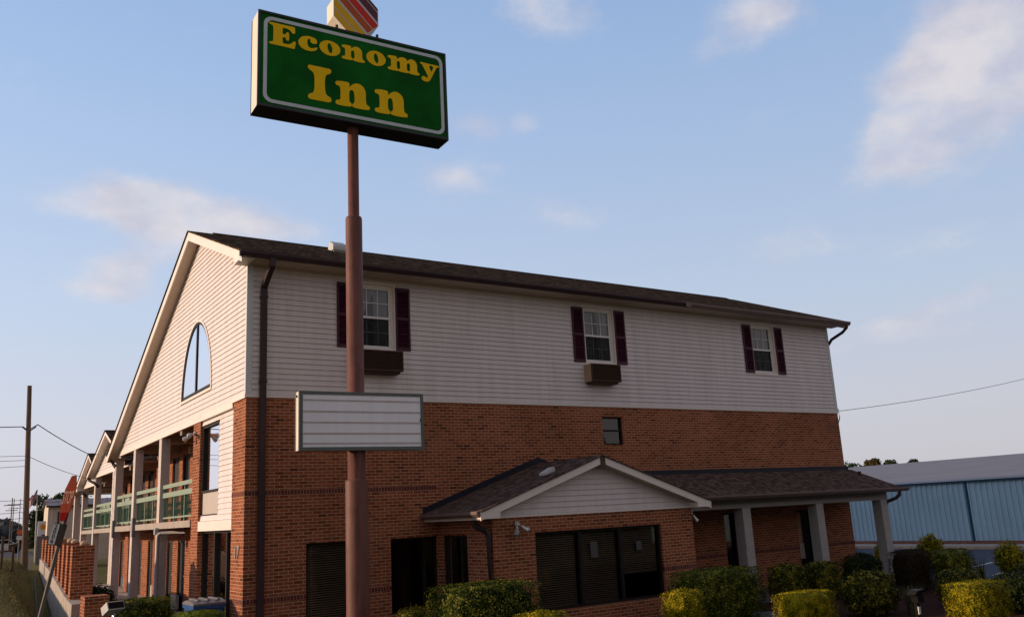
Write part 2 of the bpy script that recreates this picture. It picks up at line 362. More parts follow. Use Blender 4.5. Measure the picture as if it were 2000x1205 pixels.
# ------------------------------------------------------------------ ground
def lerp(a, b, t): return a+(b-a)*t
def prof(y, pts):
    if y <= pts[0][0]: return pts[0][1]
    for (a, u), (b, v) in zip(pts, pts[1:]):
        if y <= b: return lerp(u, v, (y-a)/(b-a))
    return pts[-1][1]
def sst(a, b, x):
    t_ = min(1, max(0, (x-a)/(b-a))); return t_*t_*(3-2*t_)
def gh(x, y):
    Lh = prof(y, [(-30, .75), (-6, .68), (1, .62), (4.5, .80), (10.4, 1.62), (13, 1.72), (16, 1.55), (20, 1.3), (30, 1.1), (60, 1.0), (300, .6), (1500, -2)])
    Rh = lerp(-.15, prof(y, [(30, 1.1), (60, 1.0), (300, .6), (1500, -2)]), sst(34, 60, y))
    if 4.2 < y < 10.8: f = 0 if x < -2.46 else 1
    else: f = sst(-3.0, -1.2, x) if y > 4 else sst(-3.6, -1.0, x + .15*(y-4)*0 + (0 if y > -6 else (y+6)*.35))
    if x < -2.46 and 2 < y < 12.5:
        low_ = prof(y, [(2, .55), (4.2, .22), (6, .22), (7, .36), (7.8, .58), (9.2, 1.02), (10.7, 1.45), (12.5, 1.70)]); Lh = lerp(Lh, low_, sst(-3.45, -2.7, x))
    return lerp(Lh, Rh, f)
xs = sorted(set([-1200, -600, -300, -150, -80, -50, -35, -25, -18, -14, -11, -9, -8] + [-7+.25*i for i in range(28)] + [-2.47, -2.45, 0, 2, 6, 10, 15, 20, 26, 34, 45, 60, 90, 150, 300, 600, 1200]))
ys = sorted(set([-1000, -300, -100, -60, -40, -30, -25, -20, -15, -12, -10, -8, -7, -6, -5, -4, -3, -2, -1, 0, 1, 2, 3] + [3.5+.25*i for i in range(60)] + [4.19, 4.21, 10.79, 10.81, 20, 22, 25, 28, 30, 34, 38, 42, 46, 50, 55, 60, 80, 120, 200, 300, 600, 1000, 1500]))
g = MB(); idx = {}
for i, x in enumerate(xs):
    for j, y in enumerate(ys): idx[i, j] = len(g.v); g.v.append((x, y, gh(x, y)))
for i in range(len(xs)-1):
    for j in range(len(ys)-1): g.f.append((idx[i, j], idx[i+1, j], idx[i+1, j+1], idx[i, j+1])); g.uv.append(None)
gm, t, p, o = new_mat('ground_grass'); v = objn(t)
f1 = noise_n(t, v, 40, 5, .7); f2 = noise_n(t, v, .6, 4)
c = ramp_n(t, f1, [(.3, (.07, .068, .022)), (.55, (.15, .13, .045)), (.75, (.27, .21, .09))])
c = mix_n(t, .6, c, ramp_n(t, f2, [(.35, (.65, .72, .6)), (.65, (1.25, 1.1, 1.0))]), 'MULTIPLY')
t.links.new(c, p.inputs['Base Color']); p.inputs['Roughness'].default_value = .95; p.inputs['Specular IOR Level'].default_value = .1; bump_n(t, p, f1, 1, .06)
tag(g.build('ground', gm, smooth=True), kind='structure')
def sheet(name, pts, z, mat, label=None):
    m = MB(); m.quad(*[(x, y, z) for x, y in pts]); return tag(m.build(name, mat), kind='structure')
sheet('pavement', [(-.9, -16), (60, -16), (60, 30), (-.9, 30)], -.142, pave)
sheet('parking_lot', [(19.6, -7), (33.2, -12), (33.2, 28), (19.6, 28)], -.138, asphalt)
sheet('planting_bed', [(1.6, -6.3), (4, -6.9), (6.6, -6.4), (8.3, -2.35), (3.9, -2.3), (3.6, -.05), (1.6, -.05)], -.134, mulch)
sheet('planting_bed', [(7.6, -7.6), (9.6, -9.6), (12.5, -9.9), (15.5, -8.8), (19.3, -6.4), (19.3, -2.3), (10.4, -2.3), (11.4, -4.6)], -.134, mulch)
for k, (x, y) in enumerate([(23.6, -1.2), (22.2, -3.0), (20.6, -4.6), (25.2, .6), (27, 2.4)]):
    m = MB(); m.obox((x, y, -.13), 3.2, .11, .008, Matrix.Rotation(R(12), 3, 'Z')); tag(m.build('parking_line', whiteline), kind='structure')
# street on the left beyond the rise, following the ground
m = MB()
def road_strip(m, pts, w):
    for (x0, y0), (x1, y1) in zip(pts, pts[1:]):
        d = Vector((x1-x0, y1-y0)).normalized(); n_ = Vector((-d.y, d.x))*w/2
        q = [(x0-n_.x, y0-n_.y), (x0+n_.x, y0+n_.y), (x1+n_.x, y1+n_.y), (x1-n_.x, y1-n_.y)]
        m.quad(*[(a, b, gh(a, b)+.03) for a, b in q])
road_strip(m, [(-7, 14), (-4.4, 24), (-2.2, 40), (-.2, 61), (3.0, 101), (7.5, 160), (16, 260), (36, 460)], 5); tag(m.build('street', roadm), kind='structure')
m = MB(); road_strip(m, [(-6, 26.5), (-3, 27), (.3, 27.3)], 3.4); tag(m.build('driveway', roadm), kind='structure')

# ------------------------------------------------------------------ the motel
motel = thing('motel_building', 'long motel with brick below, beige siding above and a steep front gable', 'motel', (0, 0, 0))
L_ = 19.05; ZS = 4.95; ZSO = 7.72; G0 = -.15
def wall_plane(axis, pos, u0, u1, z0, z1, openings=(), depth=.12, outward=-1):
    """flat wall with openings; axis 'x': the wall runs along x at y=pos; 'y': along y at x=pos"""
    m = MB(); us = sorted({u0, u1, *[o[0] for o in openings], *[o[1] for o in openings]}); zs = sorted({z0, z1, *[o[2] for o in openings], *[o[3] for o in openings]})
    us = [u for u in us if u0 <= u <= u1]; zs = [z for z in zs if z0 <= z <= z1]
    P = (lambda u, d, z: (u, pos-outward*d, z)) if axis == 'x' else (lambda u, d, z: (pos-outward*d, u, z))
    for a, b in zip(us, us[1:]):
        for c_, d_ in zip(zs, zs[1:]):
            um, zm = (a+b)/2, (c_+d_)/2
            if any(o[0] < um < o[1] and o[2] < zm < o[3] for o in openings): continue
            q = [P(a, 0, c_), P(b, 0, c_), P(b, 0, d_), P(a, 0, d_)]
            if axis == 'y': q.reverse()
            m.quad(*q)
    for (a, b, c_, d_) in [o[:4] for o in openings]:
        m.quad(P(a, 0, c_), P(a, depth, c_), P(a, depth, d_), P(a, 0, d_)); m.quad(P(b, 0, c_), P(b, 0, d_), P(b, depth, d_), P(b, depth, c_))
        m.quad(P(a, 0, d_), P(a, depth, d_), P(b, depth, d_), P(b, 0, d_)); m.quad(P(a, 0, c_), P(b, 0, c_), P(b, depth, c_), P(a, depth, c_))
    return m
def lap_wall(axis, pos, z0, z1, lim, openings=(), lap=.1147, out=.021, outward=-1):
    m = MB(); k = 0; z = z0
    P = (lambda u, d, zz: (u, pos+outward*d, zz)) if axis == 'x' else (lambda u, d, zz: (pos+outward*d, u, zz))
    while z < z1-.01:
        zt = min(z+lap, z1); (a0, b0), (a1, b1) = lim(z+.001), lim(zt-.001)
        if b1-a1 < .02: 
            if b0-a0 < .05: break
            a1 = b1 = (a1+b1)/2
        zm = (z+zt)/2; segs = [(a0, a1, b0, b1)]
        for op in openings:
            f = op(zm) if callable(op) else ((op[0], op[1]) if op[2] < zm < op[3] else None)
            if not f: continue
            g0, g1 = (op(z+.001) or f, op(zt-.001) or (sum(f)/2, sum(f)/2)) if callable(op) else (f, f)
            new = []
            for (p0, p1, q0, q1) in segs:
                if f[0] > max(p0, p1) and f[1] < min(q0, q1): new += [(p0, p1, g0[0], g1[0]), (g0[1], g1[1], q0, q1)]
                else: new.append((p0, p1, q0, q1))
            segs = new
        for (p0, p1, q0, q1) in segs:
            o_ = out*.75
            m.quad(P(p0, -.016, z+.012), P(q0, -.016, z+.012), P(q0, out, z+.002), P(p0, out, z+.002)); m.quad(P(p1, .003, zt), P(q1, .003, zt), P(q1, -.016, zt+.012), P(p1, -.016, zt+.012))
            zh = z + (zt-z)*.5
            ph, qh = lerp(p0, p1, .5), lerp(q0, q1, .5)
            m.quad(P(p0, out, z+.002), P(q0, out, z+.002), P(qh, o_*.7, zh), P(ph, o_*.7, zh))
            m.quad(P(ph, o_*.7, zh), P(qh, o_*.7, zh), P(q1, .003, zt), P(p1, .003, zt))
        z = zt
    return m
def rectwall(u0, u1): return lambda z: (u0, u1)

wins = [(2.37, 3.36), (8.90, 9.90), (15.37, 16.36)]
# front brick wall (y=0)
W1 = (1.28, 2.62, .35, 1.93); W2 = (3.18, 4.33, .35, 1.91); P2 = (13.40, 14.45, -.05, 2.02); P3 = (16.45, 17.55, -.05, 1.97); SM = (9.30, 9.97, 3.92, 4.64)
wall_plane('x', 0, 0, L_, G0, ZS, [W1, W2, P2, P3, SM], .14).build('brick_wall', brick, motel)
wall_plane('y', 0, 0, .86, G0, ZS, []).build('brick_wall', brick, motel)                   # corner return
m = MB(); m.quad((L_, 0, G0), (L_, 14, G0), (L_, 14, ZS), (L_, 0, ZS)); m.build('brick_wall', brick, motel)
# rowlock bands
def band(x0, x1, z, y=0.0):
    m = MB(); m.box(x0, x1, y-.004, y+.05, z-.1017, z)
    uv = []
    for f in m.f:
        uv.append([((m.v[i][0] if abs(m.v[f[0]][0]-m.v[f[1]][0])+abs(m.v[f[2]][0]-m.v[f[1]][0]) > .01 else m.v[i][1]), (m.v[i][2]-z)) for i in f])
    m.uv = uv; return m
for (x0, x1, z) in [(-.004, 4.35, 3.02), (-.004, 1.28, .95), (2.62, 3.18, .95), (10.03, 13.40, .95), (14.45, 16.45, .95), (17.55, L_, .95)]:
    band(x0, x1, z).build('brick_band', rowl, motel)
for z in (3.02, .95):
    b = MB(); k = 0; b.v += [(-.0045, 0, z-.1017), (-.0045, .86, z-.1017), (-.0045, .86, z), (-.0045, 0, z)]; b.f.append((k+3, k+2, k+1, k)); b.uv.append([(0, 0), (.86, 0), (.86, -.1017), (0, -.1017)]); b.build('brick_band', rowl, motel)
# front siding (upper storey)
lap_wall('x', 0, ZS, ZSO, rectwall(.10, L_-.08), [(a, b_2, 6.06, 7.56) for a, b_2 in wins]).build('siding', siding, motel)
for (a, c_) in wins:      # reveals of the three upper windows
    MB().quad((a, 0, 6.06), (a, .12, 6.06), (a, .12, 7.56), (a, 0, 7.56)).quad((c_, 0, 6.06), (c_, 0, 7.56), (c_, .12, 7.56), (c_, .12, 6.06)).quad((a, 0, 7.56), (a, .12, 7.56), (c_, .12, 7.56), (c_, 0, 7.56)).quad((a, 0, 6.06), (c_, 0, 6.06), (c_, .12, 6.06), (a, .12, 6.06)).build('window_reveal', trim, motel)
for q_ in ((-.022, .105), (L_-.09, L_+.022)): MB().box(*q_, -.022, .06, ZS-.005, ZSO-.001).build('corner_trim', cornerm, motel)
m = MB(); m.box(-.03, L_+.03, -.024, -.002, ZS-.05, ZS-.001); m.build('siding_starter_trim', trim, motel)
m = MB(); m.box(.106, L_-.095, -.022, -.001, ZSO-.07, ZSO-.002); m.build('frieze_board', soffitm, motel)
MB().quad((L_+.001, 0, ZS), (L_+.001, 13.9, ZS), (L_+.001, 13.9, 5.0), (L_+.001, 4.05, 9.4), (L_+.001, 0, ZSO)).build('siding', siding, motel)

# gable siding (x=0)
def rf(y): return 9.64-(y-4.05)*.4664 if y > 4.05 else 9.64-(4.05-y)*.3889
def gl(z):
    zr = z+.24
    lo = 0.0 if zr < rf(0) else 4.05-(9.64-zr)/.3889
    hi = min(14.15, 4.05+(9.64-zr)/.4664); return (max(.06, lo), hi)
AC = (2.60, 5.42, 5.46, 1.86)    # arch: y0,y1,base z, height
def arch(z):
    yc = (AC[0]+AC[1])/2; hw = (AC[1]-AC[0])/2; h = z-AC[2]
    if h < 0 or h > AC[3]: return None
    w = hw*math.sqrt(max(0, 1-(h/AC[3])**2)); return (yc-w, yc+w)
lap_wall('y', 0, ZS, 9.5, gl, [arch]).build('gable_siding', siding, motel)
m = MB(); m.box(-.024, .05, .86, 14.2, ZS-.16, ZS-.002); m.build('gable_base_trim', trim, motel)
m = MB(); m.box(-.035, .0, -.03, .95, ZS-.065, ZS+.02); m.build('pier_cap_trim', trim, motel)
# arch window
yc, hw = (AC[0]+AC[1])/2, (AC[1]-AC[0])/2; N = 28
def archpts(s_, z0): return [(yc+hw*s_*math.cos(math.pi*k/N), AC[2]+z0+(AC[3]-(1-s_)*hw)*math.sin(math.pi*k/N)) for k in range(N+1)]
m = MB(); op, ip = archpts(1.015, 0), archpts(.975, .0)
for k in range(N):
    (a, b2), (c_, d_), (e, f_), (g_, h_) = op[k], op[k+1], ip[k+1], ip[k]
    m.quad((-.035, a, b2), (-.035, c_, d_), (-.035, e, f_), (-.035, g_, h_)); m.quad((-.035, a, b2), (.05, a, b2), (.05, c_, d_), (-.035, c_, d_)); m.quad((-.035, g_, h_), (-.035, e, f_), (.07, e, f_), (.07, g_, h_))
m.box(-.036, .05, AC[0]-.02, AC[1]+.02, AC[2]-.03, AC[2]+.03)
aw = m.build('arch_window', trim, motel)
m = MB(); ip2 = archpts(.93, .0)
for k in range(N):
    (c_, d_), (e, f_) = ip[k], ip[k+1]; (a, b2), (g_, h_) = ip2[k], ip2[k+1]
    m.quad((-.02, a, b2), (-.02, c_, d_), (-.02, e, f_), (-.02, g_, h_)); m.quad((-.02, a, b2), (.0, a, b2), (.0, c_, d_), (-.02, c_, d_))
m.box(-.026, .03, yc-.04, yc+.04, AC[2]+.06, AC[2]+AC[3]-.06).box(-.02, .03, AC[0]+.05, AC[1]-.05, AC[2]+.06, AC[2]+.12); m.build('mullion', bronze, aw)
m = MB(); pts = [(-.004, y, z) for y, z in ip]; m.quad(*pts); m.build('pane', glassref, aw)
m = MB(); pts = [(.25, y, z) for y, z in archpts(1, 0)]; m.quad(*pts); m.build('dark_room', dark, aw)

# main roof
XA, XB = -.30, 19.35; EY, EZ = -.56, rf(-.56); RY = 14.25; RZ = rf(RY)
m = MB(); th = .035
def slope(m, ya, za, yb, zb, x0, x1, th):
    L = math.hypot(yb-ya, zb-za)
    m.quad((x0, ya, za), (x1, ya, za), (x1, yb, zb), (x0, yb, zb), uv=[(x0, 0), (x1, 0), (x1, L), (x0, L)])
    m.quad((x0, ya, za-th), (x0, yb, zb-th), (x1, yb, zb-th), (x1, ya, za-th)); m.quad((x0, ya, za-th), (x1, ya, za-th), (x1, ya, za), (x0, ya, za)); m.quad((x0, yb, zb-th), (x0, yb, zb), (x1, yb, zb), (x1, yb, zb-th))
    m.quad((x0, ya, za-th), (x0, ya, za), (x0, yb, zb), (x0, yb, zb-th)); m.quad((x1, ya, za-th), (x1, yb, zb-th), (x1, yb, zb), (x1, ya, za))
slope(m, EY, EZ, 4.05, 9.64, XA-.03, XB+.03, th); slope(m, RY, RZ, 4.05, 9.64, XA-.03, XB+.03, th)
roof = m.build('roof', shingle, motel)
m = MB(); 
for s_ in (-1, 1):
    slope(m, 4.05+s_*.17, rf(4.05+s_*.17)+.012, 4.05, 9.672, XA+.6, XB-.4, .02)
m.build('ridge_cap', shingle, roof)
# fascia, rake boards, soffits
for x in (XA, XB-.03):
    MB().prism([(EY+.02, EZ-.04), (4.05, 9.60), (4.05, 9.38), (EY+.02, EZ-.25)], 'x', x, x+.03).build('rake_board', trim, motel)
    MB().prism([(4.05, 9.60), (RY, RZ-.04), (RY, RZ-.25), (4.05, 9.38)], 'x', x, x+.03).build('rake_board', trim, motel)
m = MB(); m.prism([(EY+.02, EZ-.10), (-.02, EZ+.0), (-.02, ZSO-.06), (EY+.02, ZSO-.03)], 'x', XA-.004, -.03).box(XA-.006, -.02, EY+.03, -.0, ZSO-.03, EZ-.05); m.build('cornice_return', trim, motel)
m = MB(); m.box(XA, XB, EY+.02, EY+.04, ZSO-.01, EZ-.045); m.build('fascia', trim, motel)
m = MB(); k = 0; x = XA+.05
while x < XB-.1:
    m.box(x, x+.098, EY+.04, -.001, ZSO-.012, ZSO); m.box(x+.098, x+.11, EY+.04, -.001, ZSO-.004, ZSO+.004); x += .11
m.build('soffit', soffitm, motel)
m = MB(); m.quad((XA+.03, 4.05, 9.38), (-.002, 4.05, 9.38), (-.002, RY, RZ-.25), (XA+.03, RY, RZ-.25)); m.quad((XA+.03, 4.05, 9.38), (XA+.03, -.02, rf(-.02)-.25), (-.002, -.02, rf(-.02)-.25), (-.002, 4.05, 9.38)); m.build('rake_soffit', soffitm, motel)
# gutters
def gutter(m, x0, x1, yb, zt, w=.115, h=.115):
    m.prism([(yb, zt), (yb, zt-h), (yb-w*.55, zt-h), (yb-w, zt-h*.35), (yb-w, zt+.004), (yb-w+.012, zt+.004), (yb-w+.012, zt-h*.3), (yb-w*.55, zt-h+.012), (yb-.012, zt-h+.012), (yb-.012, zt)], 'x', x0, x1)
m = MB(); gutter(m, XA-.05, 12.2, EY+.02, EZ-.03); m.build('gutter', gutterm, motel)
m = MB(); gutter(m, 12.2, XB+.13, EY+.02, EZ-.034); m.box(12.1, 12.3, EY-.10, EY+.02, EZ-.155, EZ-.02); m.build('gutter', gutter2, motel)
# downspouts on the front
m = MB()
m.prism([(EY-.07, EZ-.12), (EY-.02, EZ-.12), (EY-.0, EZ-.22), (-.02, 7.28), (-.02, 7.14), (EY-.07, EZ-.30)], 'x', .27, .38)
m.box(.26, .39, -.10, -.022, G0, 7.24)
for z in (7.0, 5.2, 2.92): m.box(.245, .405, -.108, -.02, z, z+.05)
m.build('downspout', gutterm, motel)
m = MB(); m.tube([(XB-.05, EY-.05, EZ-.12), (XB-.05, EY-.05, EZ-.22), (XB-.10, EY+.1, EZ-.36), (L_+.05, -.12, 7.30), (L_+.05, .06, 7.12), (L_+.06, .10, 6.9), (L_+.06, .10, G0)], .05, 8); m.build('downspout', gutterm, motel)
# roof vent box
m = MB(); m.prism([(3.05, rf(3.05)), (3.10, rf(3.05)+.22), (3.35, rf(3.4)+.22), (3.45, rf(3.45))], 'x', 3.16, 3.54); m.box(3.13, 3.57, 3.02, 3.46, rf(3.3)-.06, rf(3.3)+.02); m.build('roof_vent', acwhite, motel)

# upper windows with shutters
for wi, (a, c_) in enumerate(wins):
    z0, z1 = 6.06, 7.56; y = .10; fr = MB()
    for (x0, x1, q0, q1) in [(a, a+.05, z0, z1), (c_-.05, c_, z0, z1), (a+.05, c_-.05, z0, z0+.05), (a+.05, c_-.05, z1-.06, z1)]: fr.box(x0, x1, y-.055, y+.03, q0, q1)
    fr.box(a-.04, c_+.04, -.03, -.001, z0-.05, z0-.001).box(a-.04, a-.001, -.03, -.001, z0, z1+.04).box(c_+.001, c_+.05, -.032, -.001, z0, z1+.04).box(a-.001, c_+.001, -.03, -.001, z1+.001, z1+.04)
    w = fr.build('window', trim, motel)
    sm = MB(); zm = 6.80; sm.box(a+.05, c_-.05, y-.045, y+.02, zm-.025, zm+.025)
    for x in (a+.05, c_-.09): sm.box(x, x+.04, y-.03, y+.02, z0+.05, zm-.026).box(x, x+.04, y-.03, y+.02, zm+.026, z1-.06)
    sm.box(a+.09, c_-.09, y-.03, y+.02, z0+.05, z0+.09).box(a+.09, c_-.09, y-.03, y+.02, z1-.1, z1-.06); sm.build('sash', white, w)
    mu = MB(); wx = (c_-a-.18)
    for k in (1, 2):
        x = a+.09+wx*k/3
        mu.box(x-.008, x+.008, y-.012, y-.002, zm+.026, z1-.1).box(x-.008, x+.008, y-.012, y-.002, z0+.09, zm-.026)
    for (q0, q1) in ((zm+.026, z1-.1), (z0+.09, zm-.026)): mu.box(a+.09, c_-.09, y-.013, y-.003, (q0+q1)/2-.008, (q0+q1)/2+.008)
    mu.build('muntin', white, w)
    MB().quad((a+.09, y, z0+.09), (c_-.09, y, z0+.09), (c_-.09, y, z1-.1), (a+.09, y, z1-.1)).build('pane', glass, w)
    MB().box(a+.1, c_-.1, y-.024, y-.019, z0+.09, zm-.03).build('insect_screen', glass_mat('screen_mesh', .0, 1.1, (.62, .62, .62), .5), w)
    cu = MB(); n = 26; ztop = z1-.08
    def cut(u):      # curtains tied back to the right, leaving a dark gap on the left of the first window
        if wi == 0: return max(z0+.1, ztop-.15-1.25*abs(u-.15)**1.0*(1.3 if u < .9 else 1)) if u < .62 else z0+.55
        if wi == 1: return z0+.15+(.0 if abs(u-.5) > .12 else .0)
        return z0+.12
    for k in range(n):
        u0, u1 = k/n, (k+1)/n; x0, x1 = a+.08+wx*u0, a+.08+wx*u1; ya, yb2 = (y+.05+.018*math.sin(k*1.9), y+.05+.018*math.sin((k+1)*1.9))
        zb = z0+.1
        if wi == 0 and u0 < .55: zb = ztop - .1 - .75*(1-u0/.55)**.8 if u0 > .05 else z0+.5
        if wi == 1 and .42 < u0 < .56: continue
        cu.quad((x0, ya, zb), (x1, yb2, zb), (x1, yb2, ztop), (x0, ya, ztop))
    cu.build('curtain', curtain, w)
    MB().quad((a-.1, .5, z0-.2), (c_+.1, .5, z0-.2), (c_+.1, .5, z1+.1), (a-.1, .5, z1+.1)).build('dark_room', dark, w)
    for (x0, x1) in ((a-.40, a-.03), (c_+.03, c_+.40)):
        sh = MB(); za, zb = z0-.0, z1-.03
        for (p0, p1, q0, q1) in [(x0, x0+.045, za, zb), (x1-.045, x1, za, zb), (x0+.045, x1-.045, za, za+.07), (x0+.045, x1-.045, zb-.07, zb), (x0+.045, x1-.045, (za+zb)/2-.035, (za+zb)/2+.035)]: sh.box(p0, p1, -.048, -.012, q0, q1)
        z = za+.08
        while z < zb-.09:
            if abs(z-(za+zb)/2+.015) > .045: sh.quad((x0+.045, -.044, z), (x1-.045, -.044, z), (x1-.045, -.018, z+.03), (x0+.045, -.018, z+.03)).quad((x0+.045, -.044, z), (x0+.045, -.016, z), (x1-.045, -.016, z), (x1-.045, -.044, z))
            z += .031
        sh.box(x0+.046, x1-.046, -.016, -.012, za+.07, zb-.07); sh.build('shutter', shutm, motel)
# small bronze window
a, c_, z0, z1 = SM; fr = MB()
for (x0, x1, q0, q1) in [(a, a+.035, z0, z1), (c_-.035, c_, z0, z1), (a+.035, c_-.035, z0, z0+.04), (a+.035, c_-.035, z1-.035, z1), (a+.035, c_-.035, 4.27, 4.31)]: fr.box(x0, x1, .05, .12, q0, q1)
w = fr.build('window', bronze, motel); MB().quad((a+.035, .09, z0), (c_-.035, .09, z0), (c_-.035, .09, z1), (a+.035, .09, z1)).build('pane', glassmid, w)
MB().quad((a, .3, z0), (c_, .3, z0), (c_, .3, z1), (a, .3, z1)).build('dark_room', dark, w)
# ground floor windows with blinds
def big_window(ax, pos, u0, u1, z0, z1, splits, blinds=None, depth=.12, mat=bronze, fw_=.05, pane=glassdk, room=.5, outward=-1, parent=motel, name='window'):
    P = (lambda m, a, b, d0, d1, q0, q1: m.box(a, b, pos-outward*d0, pos-outward*d1, q0, q1)) if ax == 'x' else (lambda m, a, b, d0, d1, q0, q1: m.box(pos-outward*d0, pos-outward*d1, a, b, q0, q1))
    Q = (lambda u, d, z: (u, pos-outward*d, z)) if ax == 'x' else (lambda u, d, z: (pos-outward*d, u, z))
    fr = MB(); P(fr, u0, u0+fw_, depth-.06, depth+.02, z0, z1); P(fr, u1-fw_, u1, depth-.06, depth+.02, z0, z1); P(fr, u0+fw_, u1-fw_, depth-.06, depth+.02, z0, z0+fw_); P(fr, u0+fw_, u1-fw_, depth-.06, depth+.02, z1-fw_, z1)
    for s_ in splits: P(fr, s_-.035, s_+.035, depth-.07, depth+.02, z0+fw_, z1-fw_)
    w = fr.build(name, mat, parent)
    m = MB(); m.quad(Q(u0, depth, z0), Q(u1, depth, z0), Q(u1, depth, z1), Q(u0, depth, z1)); m.build('pane', pane, w)
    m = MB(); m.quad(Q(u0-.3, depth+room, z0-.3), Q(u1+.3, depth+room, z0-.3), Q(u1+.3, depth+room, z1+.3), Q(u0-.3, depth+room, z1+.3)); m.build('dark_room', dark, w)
    if blinds:
        for (b0, b1, bz0, bz1) in blinds:
            m = MB(); z = bz0
            while z < bz1:
                m.quad(Q(b0, depth+.055, z), Q(b1, depth+.055, z), Q(b1, depth+.085, z+.026), Q(b0, depth+.085, z+.026)); z += .046
            for u in (b0+.12, b1-.12): P(m, u-.002, u+.002, depth+.05, depth+.054, bz0, bz1)
            P(m, b0, b1, depth+.05, depth+.09, bz0-.03, bz0-.012); m.build('blind', blindm, w)
    return w
big_window('x', 0, *W1, [], [(W1[0]+.06, W1[1]-.06, .42, 1.86)])
big_window('x', 0, W2[0], W2[1], W2[2], W2[3], [4.02], None, .14)
big_window('x', 0, *P2, [13.9], None, .14)
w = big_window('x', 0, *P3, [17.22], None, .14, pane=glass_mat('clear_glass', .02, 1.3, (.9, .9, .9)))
m = MB(); m.box(16.5, 17.0, .30, .33, 1.0, 1.9); m.build('reflection_board', brick_mat('reflected_brick', .12, .06, .5, (.55, .20, .14), (.62, .28, .2), (.75, .62, .5)), w)  # added board: the brick reflection in this pane is put into its colour
m = MB(); m.box(16.5, 17.0, .28, .34, .55, .99); m.build('reflection_board_low', blindm, w)  # tan lower part of the same added reflection board
# projecting lobby bay
PY = -2.2; PX0, PX1 = 4.40, 10.03; PW = (5.45, 9.0, .30, 1.90); PS = (-1.17, -.12, .35, 1.91)
wall_plane('x', PY, PX0, PX1, G0, 2.30, [PW], .14).build('brick_wall', brick, motel)
wall_plane('y', PX0, PY, 0, G0, 2.30, [PS], .12).build('brick_wall', brick, motel)
wall_plane('y', PX1, PY, 0, G0, 2.30, [], .12, 1).build('brick_wall', brick, motel)
band(PX0-.004, 5.45, .95, PY).build('brick_band', rowl, motel); band(9.0, PX1+.004, .95, PY).build('brick_band', rowl, motel)
w = big_window('x', PY, *PW, [6.66, 7.80], [(5.51, 6.60, .38, 1.84), (6.72, 7.74, .38, 1.84), (7.86, 8.94, .9, 1.84)], .12, room=1.2)
m = MB(); m.box(6.98, 7.18, PY+.105, PY+.112, 1.28, 1.62).box(8.30, 8.46, PY+.105, PY+.112, 1.36, 1.56); m.build('notice', paint('notice_paper', (.085, .08, .078), .8), w)
w = big_window('y', PX0, *PS, [], None, .10, room=.05)
def rp(x): return 3.48-abs(x-7.17)*.339
m = MB(); slp = .339
def gslope(m, xa, xb, y0, y1, th):
    za, zb = rp(xa), rp(xb); L = math.hypot(xb-xa, zb-za)
    m.quad((xa, y1, za), (xa, y0, za), (xb, y0, zb), (xb, y1, zb), uv=[(y1, 0), (y0, 0), (y0, L), (y1, L)])
    m.quad((xa, y1, za-th), (xb, y1, zb-th), (xb, y0, zb-th), (xa, y0, za-th)); m.quad((xa, y0, za-th), (xb, y0, zb-th), (xb, y0, zb), (xa, y0, za)); m.quad((xa, y0, za-th), (xa, y0, za), (xa, y1, za), (xa, y1, za-th))
gslope(m, 3.98, 7.17, -2.53, -.002, .03); gslope(m, 10.38, 7.17, -2.53, -.002, .03); m.build('porch_gable_roof', shingle_p, motel)
m = MB()
for (xa, xb) in ((3.96, 7.17), (7.17, 10.40)):
    m.prism([(xa, rp(xa)-.03), (xb, rp(xb)-.03), (xb, rp(xb)-.19), (xa, rp(xa)-.19)], 'y', -2.50, -2.47)
m.prism([(3.99, 2.235), (4.42, 2.235), (4.42, 2.42), (3.99, 2.37)], 'y', -2.504, -2.22).prism([(9.95, 2.235), (10.38, 2.235), (10.38, 2.37), (9.95, 2.42)], 'y', -2.504, -2.22)
m.build('porch_rake_board', trim, motel)
m = MB(); m.quad((4.0, -2.47, rp(4.0)-.19), (7.17, -2.47, 3.29), (7.17, -2.21, 3.29), (4.0, -2.21, rp(4.0)-.19)).quad((7.17, -2.47, 3.29), (10.36, -2.47, rp(10.36)-.19), (10.36, -2.21, rp(10.36)-.19), (7.17, -2.21, 3.29))
m.box(4.02, 4.40, -2.21, 0, 2.22, 2.24).box(4.0, 4.02, -2.47, 0, 2.22, 2.36); m.build('porch_soffit', soffitm, motel)
lap_wall('x', PY-.012, 2.28, 3.30, lambda z: (7.17-(3.30-z)/.339, 7.17+(3.30-z)/.339), lap=.115).build('porch_gable_siding', siding, motel)
m = MB(); m.box(PX0+.02, PX1-.02, PY-.03, PY-.001, 2.23, 2.28); m.build('porch_gable_trim', trim, motel)
m = MB(); m.box(7.10, 7.24, -2.512, -2.505, 3.18, 3.44); m.build('rake_apex_stain', bark, motel)
# black flashing where the porch roofs meet the wall
m = MB()
m.prism([(3.97, rp(3.97)-.02), (7.17, rp(7.17)-.02), (7.17, rp(7.17)+.14), (3.97, rp(3.97)+.13)], 'y', -.02, -.003)
m.prism([(7.17, rp(7.17)-.02), (8.25, 3.08), (8.25, 3.24), (7.17, rp(7.17)+.14)], 'y', -.02, -.003); m.box(8.25, 19.2, -.02, -.003, 3.06, 3.23); m.build('flashing', flashm, motel)
